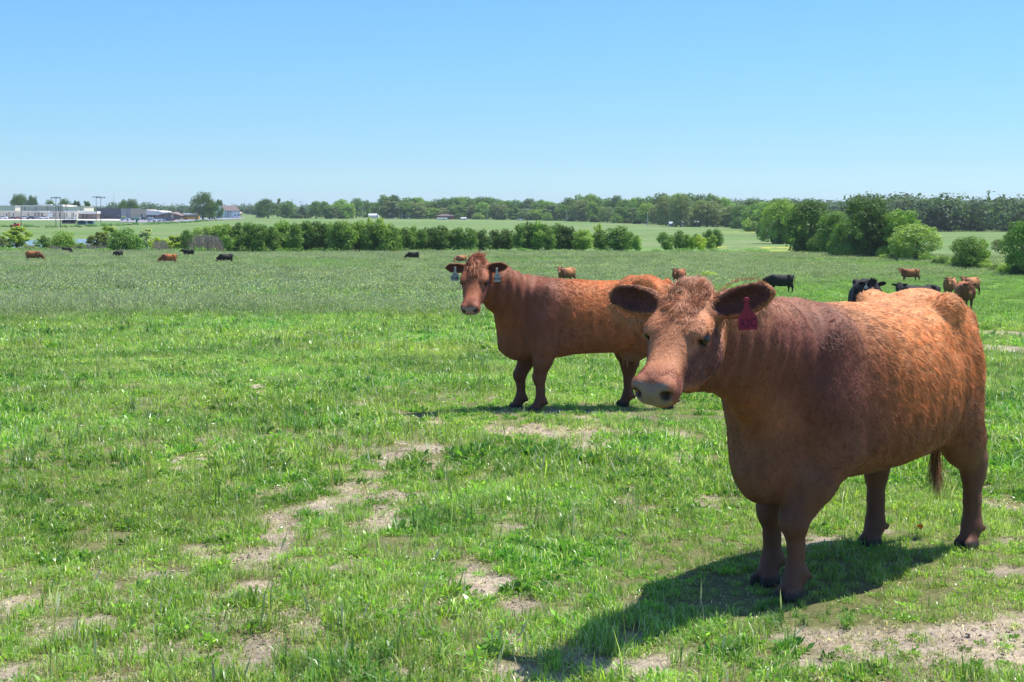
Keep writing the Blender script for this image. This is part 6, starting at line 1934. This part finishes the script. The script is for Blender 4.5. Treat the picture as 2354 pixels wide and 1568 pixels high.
# ---------------------------------------------------------------- grass: tufts scattered over the pasture as one object per kind of sward
def m_grass():
    m = bpy.data.materials.new('grass_blades'); m.use_nodes = True
    t = m.node_tree; t.nodes.clear()
    o = t.nodes.new('ShaderNodeOutputMaterial')
    a = t.nodes.new('ShaderNodeAttribute'); a.attribute_name = 'col'
    oi = t.nodes.new('ShaderNodeObjectInfo')
    ge = t.nodes.new('ShaderNodeNewGeometry')
    nz = t.nodes.new('ShaderNodeTexNoise'); nz.inputs['Scale'].default_value = .55; nz.inputs['Detail'].default_value = 5
    t.links.new(ge.outputs['Position'], nz.inputs['Vector'])
    r1 = t.nodes.new('ShaderNodeMapRange'); r1.inputs[1].default_value = .3; r1.inputs[2].default_value = .7; r1.inputs[3].default_value = .72; r1.inputs[4].default_value = 1.25
    t.links.new(nz.outputs[0], r1.inputs[0])
    r2 = t.nodes.new('ShaderNodeMapRange'); r2.inputs[3].default_value = .72; r2.inputs[4].default_value = 1.28
    t.links.new(oi.outputs['Random'], r2.inputs[0])
    mu = t.nodes.new('ShaderNodeMath'); mu.operation = 'MULTIPLY'
    t.links.new(r1.outputs[0], mu.inputs[0]); t.links.new(r2.outputs[0], mu.inputs[1])
    hs = t.nodes.new('ShaderNodeHueSaturation')
    n2 = t.nodes.new('ShaderNodeTexNoise'); n2.inputs['Scale'].default_value = .23; n2.inputs['Detail'].default_value = 3
    t.links.new(ge.outputs['Position'], n2.inputs['Vector'])
    r3 = t.nodes.new('ShaderNodeMapRange'); r3.inputs[1].default_value = .35; r3.inputs[2].default_value = .65; r3.inputs[3].default_value = .480; r3.inputs[4].default_value = .515
    t.links.new(n2.outputs[0], r3.inputs[0]); t.links.new(r3.outputs[0], hs.inputs['Hue'])
    t.links.new(a.outputs['Color'], hs.inputs['Color']); t.links.new(mu.outputs[0], hs.inputs['Value'])
    d = t.nodes.new('ShaderNodeBsdfPrincipled'); d.inputs['Roughness'].default_value = .32; d.inputs['Specular IOR Level'].default_value = .45
    tr = t.nodes.new('ShaderNodeBsdfTranslucent')
    y = t.nodes.new('ShaderNodeMix'); y.data_type = 'RGBA'; y.blend_type = 'MULTIPLY'; y.inputs[0].default_value = 1; y.inputs[7].default_value = (1.1, 1.25, .5, 1)
    t.links.new(hs.outputs[0], d.inputs['Base Color']); t.links.new(hs.outputs[0], y.inputs[6]); t.links.new(y.outputs[2], tr.inputs['Color'])
    ms = t.nodes.new('ShaderNodeMixShader'); ms.inputs[0].default_value = .5
    t.links.new(d.outputs[0], ms.inputs[1]); t.links.new(tr.outputs[0], ms.inputs[2]); t.links.new(ms.outputs[0], o.inputs['Surface'])
    return m


M_GRASS = m_grass()


def blades(rg, n, r, hmin, hmax, w, bend=.6, flat=0.0):
    """n blades of grass in a tuft; returns verts (n*5), quads and tris padded as quads"""
    a = rg.random(n) * 2 * math.pi; q = np.sqrt(rg.random(n)) * r
    P = np.stack([np.cos(a) * q, np.sin(a) * q, np.zeros(n)], 1)
    h = rg.uniform(hmin, hmax, n)
    az = rg.random(n) * 2 * math.pi
    ln = np.stack([np.cos(az), np.sin(az), 0 * az], 1)
    b = bend * rg.random(n) ** 1.3
    up = np.array([0, 0, 1.0])
    M = P + (up * (.55 - .25 * flat) + ln * (b * .28)[:, None]) * h[:, None]
    T = P + (up * (1 - .45 * b - .5 * flat)[:, None] + ln * (b * .95 + .1)[:, None]) * h[:, None]
    wa = az + math.pi / 2 + rg.normal(0, .5, n)
    W = np.stack([np.cos(wa), np.sin(wa), 0 * wa], 1) * (w * (.6 + .8 * rg.random(n)))[:, None] / 2
    V = np.stack([P - W * .7, P + W * .7, M + W, M - W, T + W * .12, T - W * .12], 1).reshape(-1, 3)
    i = np.arange(n)[:, None] * 6
    F = np.concatenate([i + np.array([0, 1, 2, 3]), i + np.array([3, 2, 4, 5])])
    return V, F, n * 6


def tuft_mesh(name, seed, parts):
    rg = np.random.default_rng(seed); V = []; F = []; C = []; o = 0
    for kind_, kw, cols in parts:
        n = kw['n']
        if kind_ == 'blade':
            v, f, m = blades(rg, n, kw['r'], kw['h0'], kw['h1'], kw['w'], kw.get('bend', .6), kw.get('flat', 0))
            per = 6
        elif kind_ == 'seed':      # thin stalk with a soft head
            v, f, m = blades(rg, n, kw['r'], kw['h0'], kw['h1'], kw['w'] * .5, .25)
            vv = v.reshape(n, 6, 3); top = vv[:, 4:6].mean(1); dr = top - vv[:, 2:4].mean(1); dr /= np.linalg.norm(dr, axis=1, keepdims=True)
            L = kw.get('hl', .07); sw = kw['w'] * 1.3
            sa = rg.random(n) * 6.28; S = np.stack([np.cos(sa), np.sin(sa), 0 * sa], 1) * sw
            hd = np.stack([top - dr * .01, top + dr * L * .4 + S, top + dr * L, top + dr * L * .4 - S, top + dr * L * .4, top + dr * L * .4], 1)
            v = np.concatenate([v, hd.reshape(-1, 3)]); i = np.arange(n)[:, None] * 6 + n * 6
            f = np.concatenate([f, i + np.array([0, 1, 2, 3])]); per = 6
        elif kind_ == 'leaf':      # small divided weed leaves
            k = rg.normal(size=(n, 3)); k[:, 2] = np.abs(k[:, 2]) * .7 + .3; k /= np.linalg.norm(k, axis=1, keepdims=True)
            c = k * (kw['r'] * (.3 + .8 * rg.random(n)))[:, None] * np.array([1, 1, kw.get('zz', .9)])
            d = k + rg.normal(0, .5, (n, 3)); d /= np.linalg.norm(d, axis=1, keepdims=True)
            s_ = np.cross(d, rg.normal(size=(n, 3))); s_ /= np.linalg.norm(s_, axis=1, keepdims=True)
            Ls = kw['w'] * (.6 + .8 * rg.random(n))[:, None]
            v = np.stack([c, c + d * Ls * .6 + s_ * Ls * .28, c + d * Ls * 1.3, c + d * Ls * .6 - s_ * Ls * .28, c, c], 1).reshape(-1, 3)
            i = np.arange(n)[:, None] * 6; f = i + np.array([0, 1, 2, 3])
        V.append(v); F.append(f + o); o += len(v)
        cc = np.array(cols)[rg.integers(0, len(cols), n)] * (.75 + .5 * rg.random((n, 1)))
        ce = np.repeat(cc, 6, 0)
        if kind_ == 'seed': ce = np.concatenate([ce * np.array([.8, .95, .6]), np.repeat(np.array(kw['hc'])[None] * (.8 + .4 * rg.random((n, 1))), 6, 0)])
        C.append(ce)
    V = np.concatenate(V); F = np.concatenate(F); C = np.concatenate(C)
    me = mesh_np(name, V, F)
    if len(me.vertices) == len(C): vcol(me, 'col', np.clip(C, .004, 1))
    me.materials.append(M_GRASS)
    return me


def scatter(name, label, cat, meshes, P, rz, sc, idx, tilt=None):
    """one object; geometry nodes place the tuft meshes on its points"""
    n = len(P)
    me = bpy.data.meshes.new(name)
    me.vertices.add(n); me.vertices.foreach_set('co', P.astype(np.float32).ravel())
    r = np.zeros((n, 3), np.float32); r[:, 2] = rz
    if tilt is not None: r[:, 0] = tilt[:, 0]; r[:, 1] = tilt[:, 1]
    a = me.attributes.new('rot', 'FLOAT_VECTOR', 'POINT'); a.data.foreach_set('vector', r.ravel())
    a = me.attributes.new('siz', 'FLOAT', 'POINT'); a.data.foreach_set('value', sc.astype(np.float32))
    a = me.attributes.new('idx', 'INT', 'POINT'); a.data.foreach_set('value', idx.astype(np.int32))
    o = link(name, me); tag(o, label, cat, kind='stuff')
    cl = bpy.data.collections.new(name + '_sorts')
    for i, m in enumerate(meshes):
        ob = bpy.data.objects.new('%s_sort_%02d' % (name, i), m); cl.objects.link(ob)
    ng = bpy.data.node_groups.new(name + '_nodes', 'GeometryNodeTree')
    ng.interface.new_socket('Geometry', in_out='INPUT', socket_type='NodeSocketGeometry')
    ng.interface.new_socket('Geometry', in_out='OUTPUT', socket_type='NodeSocketGeometry')
    N = ng.nodes; Lk = ng.links
    gi = N.new('NodeGroupInput'); go_ = N.new('NodeGroupOutput')
    ci = N.new('GeometryNodeCollectionInfo'); ci.inputs['Collection'].default_value = cl; ci.inputs['Separate Children'].default_value = True; ci.inputs['Reset Children'].default_value = True
    ip = N.new('GeometryNodeInstanceOnPoints'); ip.inputs['Pick Instance'].default_value = True
    def na(nm, ty):
        q = N.new('GeometryNodeInputNamedAttribute'); q.data_type = ty; q.inputs['Name'].default_value = nm; return q.outputs['Attribute']
    Lk.new(gi.outputs[0], ip.inputs['Points']); Lk.new(ci.outputs[0], ip.inputs['Instance'])
    Lk.new(na('idx', 'INT'), ip.inputs['Instance Index'])
    e2r = N.new('FunctionNodeEulerToRotation'); Lk.new(na('rot', 'FLOAT_VECTOR'), e2r.inputs[0]); Lk.new(e2r.outputs[0], ip.inputs['Rotation'])
    Lk.new(na('siz', 'FLOAT'), ip.inputs['Scale'])
    Lk.new(ip.outputs[0], go_.inputs[0])
    md = o.modifiers.new('scatter', 'NODES'); md.node_group = ng
    return o


def wedge(rg, n, y0, y1, half=.46, pad=.4):
    """points in the part of the field in view, evenly per area"""
    y = np.sqrt(rg.random(n) * (y1 * y1 - y0 * y0) + y0 * y0)
    x = (rg.random(n) * 2 - 1) * (half * y + pad)
    return x, y


LG = [(.295, .470, .070), (.255, .425, .070), (.360, .500, .110), (.235, .375, .095), (.430, .520, .210), (.56, .57, .38)]
WG = [(.215, .420, .065), (.185, .370, .068), (.275, .450, .095)]
HY = [(.190, .270, .120), (.165, .245, .100), (.245, .300, .170), (.31, .34, .23)]
HCOL = (.46, .47, .33)
if ONLY in ('', 'grass', 'env', 'all'):
    rg = np.random.default_rng(101)
    low = [
        tuft_mesh('sward', 1, [('blade', dict(n=52, r=.085, h0=.025, h1=.085, w=.0046, bend=1.1), LG)]),
        tuft_mesh('sward', 2, [('blade', dict(n=56, r=.09, h0=.03, h1=.10, w=.0044, bend=1.0), LG)]),
        tuft_mesh('sward', 3, [('blade', dict(n=44, r=.08, h0=.02, h1=.08, w=.0055, bend=1.2, flat=.3), LG), ('leaf', dict(n=26, r=.07, w=.028), WG)]),
        tuft_mesh('sward', 4, [('blade', dict(n=34, r=.07, h0=.05, h1=.15, w=.0058, bend=.9), LG + [(.17, .31, .09)])]),
        tuft_mesh('sward', 5, [('leaf', dict(n=110, r=.09, w=.020, zz=.42), WG), ('blade', dict(n=12, r=.08, h0=.05, h1=.14, w=.005), LG)]),
        tuft_mesh('sward', 6, [('leaf', dict(n=60, r=.085, w=.034, zz=.42), [(.10, .25, .045), (.13, .29, .055)]), ('blade', dict(n=16, r=.08, h0=.03, h1=.10, w=.005), LG)]),
        tuft_mesh('sward', 7, [('blade', dict(n=40, r=.09, h0=.02, h1=.08, w=.005, bend=1.2, flat=.5), LG + [(.40, .36, .22), (.34, .33, .18)])]),
        tuft_mesh('sward', 8, [('blade', dict(n=26, r=.045, h0=.07, h1=.19, w=.0075, bend=.95), [(.18, .34, .09), (.20, .37, .10)])]),   # coarse blue-green clump
    ]
    # near
    for nm, y0, y1, dens, s0, s1, seed in (('near_grass', 2.6, 9.5, 290, .75, 1.2, 1), ('middle_grass', 9.5, 24, 95, 1.1, 1.7, 2), ('outer_grass', 24, 62, 17, 2.0, 3.2, 3)):
        rg = np.random.default_rng(200 + seed)
        area = .46 * (y1 * y1 - y0 * y0) + .4 * 2 * (y1 - y0)
        n = int(area * dens)
        x, y = wedge(rg, n, y0, y1)
        b = bare(x, y); hh = hay(x, y)
        keep = (rg.random(n) > b * .66) & (rg.random(n) > .9 * hh)
        x, y, b = x[keep], y[keep], b[keep]; n = len(x)
        p = np.stack([x, y], -1)
        wz = fbm(p * .9, 3, 301); cz = fbm(p * 1.7, 3, 302)
        r = rg.random(n)
        idx = np.where(r < .28, 0, np.where(r < .54, 1, np.where(r < .72, 2, np.where(r < .80, 3, 6))))
        weedy = rg.random(n) < sstep(.48, .62, wz) * .75
        idx = np.where(weedy, np.where(rg.random(n) < .7, 4, 5), idx)
        idx = np.where((rg.random(n) < .35 * sstep(.66, .74, cz)), 7, idx)
        idx = np.where(rg.random(n) < .5 * b, 6, idx)
        big = fbm(p * .7, 3, 303)
        sc = rg.uniform(s0, s1, n) * (.44 + .52 * big) * (1 - .45 * b)
        tread = np.ones(n)                      # grass trodden down where the two cows stand
        for (cx, cy, rr_) in ((1.6, 6.7, 1.25), (1.22, 6.2, .5), (.72, 13.3, 1.5), (-.5, 13.2, 1.0)):
            tread *= 1 - .30 * sstep(rr_, rr_ * .6, np.hypot(x - cx, y - cy))
        sc = sc * tread
        z = ground(x, y) - .006
        t = rg.normal(0, .10, (n, 2))
        scatter(nm, 'short green grass and clover-like weeds of the grazed pasture, %s' % (['close to the camera', 'in the middle distance', 'farther out before the hay'][seed - 1]), 'grass', low, np.stack([x, y, z], 1), rg.random(n) * 6.28, sc, idx, t)
    # tall flowering stems among the short grass
    stem = [tuft_mesh('stems', 20 + k, [('seed', dict(n=3 + k, r=.05, h0=.22, h1=.48, w=.0036, hl=.07, hc=HCOL), [(.11, .17, .06), (.30, .28, .15)]), ('blade', dict(n=5, r=.04, h0=.15, h1=.32, w=.005), LG + [(.38, .35, .20)])]) for k in range(4)]
    rg = np.random.default_rng(210); x, y = wedge(rg, 1900, 3.4, 26); b = fbm(np.stack([x, y], -1) * .5, 3, 305); k = (rg.random(len(x)) < sstep(.40, .62, b)) & (np.hypot(x - 1.5, y - 6.4) > 1.2) & (np.hypot(x - .6, y - 12.6) > 1.6); x, y = x[k], y[k]
    scatter('seed_stems', 'thin pale grass stems with seed heads standing above the short grass', 'grass', stem, np.stack([x, y, ground(x, y)], 1), rg.random(len(x)) * 6.28, rg.uniform(.6, 1.15, len(x)), rg.integers(0, 4, len(x)), rg.normal(0, .16, (len(x), 2)))
    # straw on the bare ground
    straw = [tuft_mesh('straw', 30 + k, [('blade', dict(n=26, r=.10, h0=.03, h1=.11, w=.0035, bend=.5, flat=1.7), [(.62, .52, .36), (.50, .42, .30), (.70, .62, .46), (.30, .22, .15)])]) for k in range(3)]
    rg = np.random.default_rng(211); x, y = wedge(rg, 34000, 3.0, 26); b = bare(x, y); k = rg.random(len(x)) < b * .8 + .05; x, y = x[k], y[k]
    scatter('straw_litter', 'dry straw and dead stalks strewn over the bare patches', 'straw', straw, np.stack([x, y, ground(x, y) + .004], 1), rg.random(len(x)) * 6.28, rg.uniform(.7, 1.3, len(x)), rg.integers(0, 3, len(x)), rg.normal(0, .06, (len(x), 2)))
    # clods and crumbs of trodden earth
    clods = []
    m_clod = mat('earth_clod', (.30, .24, .185), rough=.95, noise=.3, nscale=40)
    for k in range(3):
        bm = bmesh.new()
        for j in range(9):
            c = rg.normal(0, .06, 3) * np.array([1, 1, 0]); r_ = rg.uniform(.003, .009)
            bmesh.ops.create_icosphere(bm, subdivisions=1, radius=r_, matrix=Matrix.Translation((c[0], c[1], r_ * .3)) @ Matrix.Diagonal((1.3, 1, .6, 1)))
        for v_ in bm.verts: v_.co += Vector(rg.normal(0, .0022, 3))
        mc = bpy.data.meshes.new('clod'); bm.to_mesh(mc); bm.free(); mc.materials.append(m_clod); clods.append(mc)
    rg = np.random.default_rng(212); x, y = wedge(rg, 5200, 3.0, 20); b = bare(x, y); k = rg.random(len(x)) < b * .7; x, y = x[k], y[k]
    scatter('earth_clods', 'small brown clods and crumbs on the trodden bare earth', 'soil', clods, np.stack([x, y, ground(x, y) - .002], 1), rg.random(len(x)) * 6.28, rg.uniform(.6, 1.5, len(x)), rg.integers(0, 3, len(x)))
    # one dead orange leaf lying by the near cow's hind feet
    lx, ly = gp(2106, 1252)
    bm = bmesh.new()
    for (ox, oz, an, L_) in ((0, .05, .3, .036), (.022, .035, 1.1, .028)):
        c_, s_ = math.cos(an), math.sin(an)
        pts_ = [(0, 0), (.35, .22), (.8, .16), (1, 0), (.8, -.16), (.35, -.22)]
        vs_ = [bm.verts.new((ox + (a_ * c_ - b_ * s_) * L_, .012 * math.sin(a_ * 3), oz + (a_ * s_ + b_ * c_) * L_)) for a_, b_ in pts_]
        bm.faces.new(vs_)
    bmesh.ops.solidify(bm, geom=list(bm.faces), thickness=.001)
    ml = bpy.data.meshes.new('dead_leaf'); bm.to_mesh(ml); bm.free()
    lf = link('dead_leaf', ml, mat('orange_leaf', (.60, .24, .03), rough=.7)); lf.location = (lx, ly, float(ground(lx, ly)) + .02)
    tag(lf, 'dead orange leaf caught in the grass between the hind hooves', 'leaf')
    # hay meadow
    def hay_sorts(w, r, n, seed):
        return [tuft_mesh('hay', seed + k, [('blade', dict(n=n, r=r, h0=.16, h1=.42, w=w, bend=.7), HY if k < 3 else HY[:2] + LG[:2]), ('seed', dict(n=max(3, int(n * (.28 - .06 * k))), r=r, h0=.28, h1=.50, w=w * .8, hl=.09, hc=HCOL), HY)]) for k in range(4)]
    for nm, y0, y1, dens, w_, r_, n_, lb, seed in (('hay_grass', 26, 60, 10, .011, .24, 60, 'nearer part of the tall grey-green hay grass', 1), ('far_hay_grass', 60, 232, 1.5, .040, .80, 60, 'farther part of the tall grey-green hay grass', 2)):
        rg = np.random.default_rng(220 + seed)
        area = .44 * (y1 * y1 - y0 * y0)
        n = int(area * dens); x, y = wedge(rg, n, y0, y1, .44, .2)
        h = hay(x, y); lush = sstep(.56, .68, fbm(np.stack([x, y], -1) * np.array([.05, .10]), 3, 53))
        k = (x / y)
        keep = rg.random(n) < (.03 + .97 * h if y1 < 61 else 1.0) * (1 - bare(x, y) * .9)
        x, y, h, lush = x[keep], y[keep], h[keep], lush[keep]; n = len(x)
        pale = fbm(np.stack([x, y], -1) * np.array([.03, .06]), 4, 51)
        idx = np.where(rg.random(n) < sstep(.40, .60, pale), 0, np.where(rg.random(n) < .5, 1, 2)); idx = np.where(rg.random(n) < np.maximum(lush * .9, 1 - h), 3, idx)
        sc = rg.uniform(.7, 1.15, n) * (.55 + .45 * h) * (1 - .25 * lush)
        scatter(nm, lb, 'grass', hay_sorts(w_, r_, n_, 40 + 10 * seed), np.stack([x, y, ground(x, y) - .01], 1), rg.random(n) * 6.28, sc, idx)

# ---------------------------------------------------------------- air
if True:
    bm = bmesh.new()
    bmesh.ops.create_cube(bm, size=1.0)
    me = bpy.data.meshes.new('haze'); bm.to_mesh(me); bm.free()
    hz = link('haze', me)
    zlo = float(VV[:, 2].min()) - 1.0
    hz.scale = (18400, 18400, 60 - zlo)
    hz.location = (0, 0, (60 + zlo) / 2)
    tag(hz, 'thin bluish air over the far fields and woods', 'haze', kind='stuff')
    m = bpy.data.materials.new('haze_air'); m.use_nodes = True
    t = m.node_tree; t.nodes.clear()
    o_ = t.nodes.new('ShaderNodeOutputMaterial'); v_ = t.nodes.new('ShaderNodeVolumePrincipled')
    v_.inputs['Color'].default_value = (.80, .90, 1.0, 1); v_.inputs['Density'].default_value = .00009; v_.inputs['Anisotropy'].default_value = .2
    t.links.new(v_.outputs[0], o_.inputs['Volume'])
    me.materials.append(m)
    m.cycles.homogeneous_volume = True
    SC.cycles.volume_bounces = 0
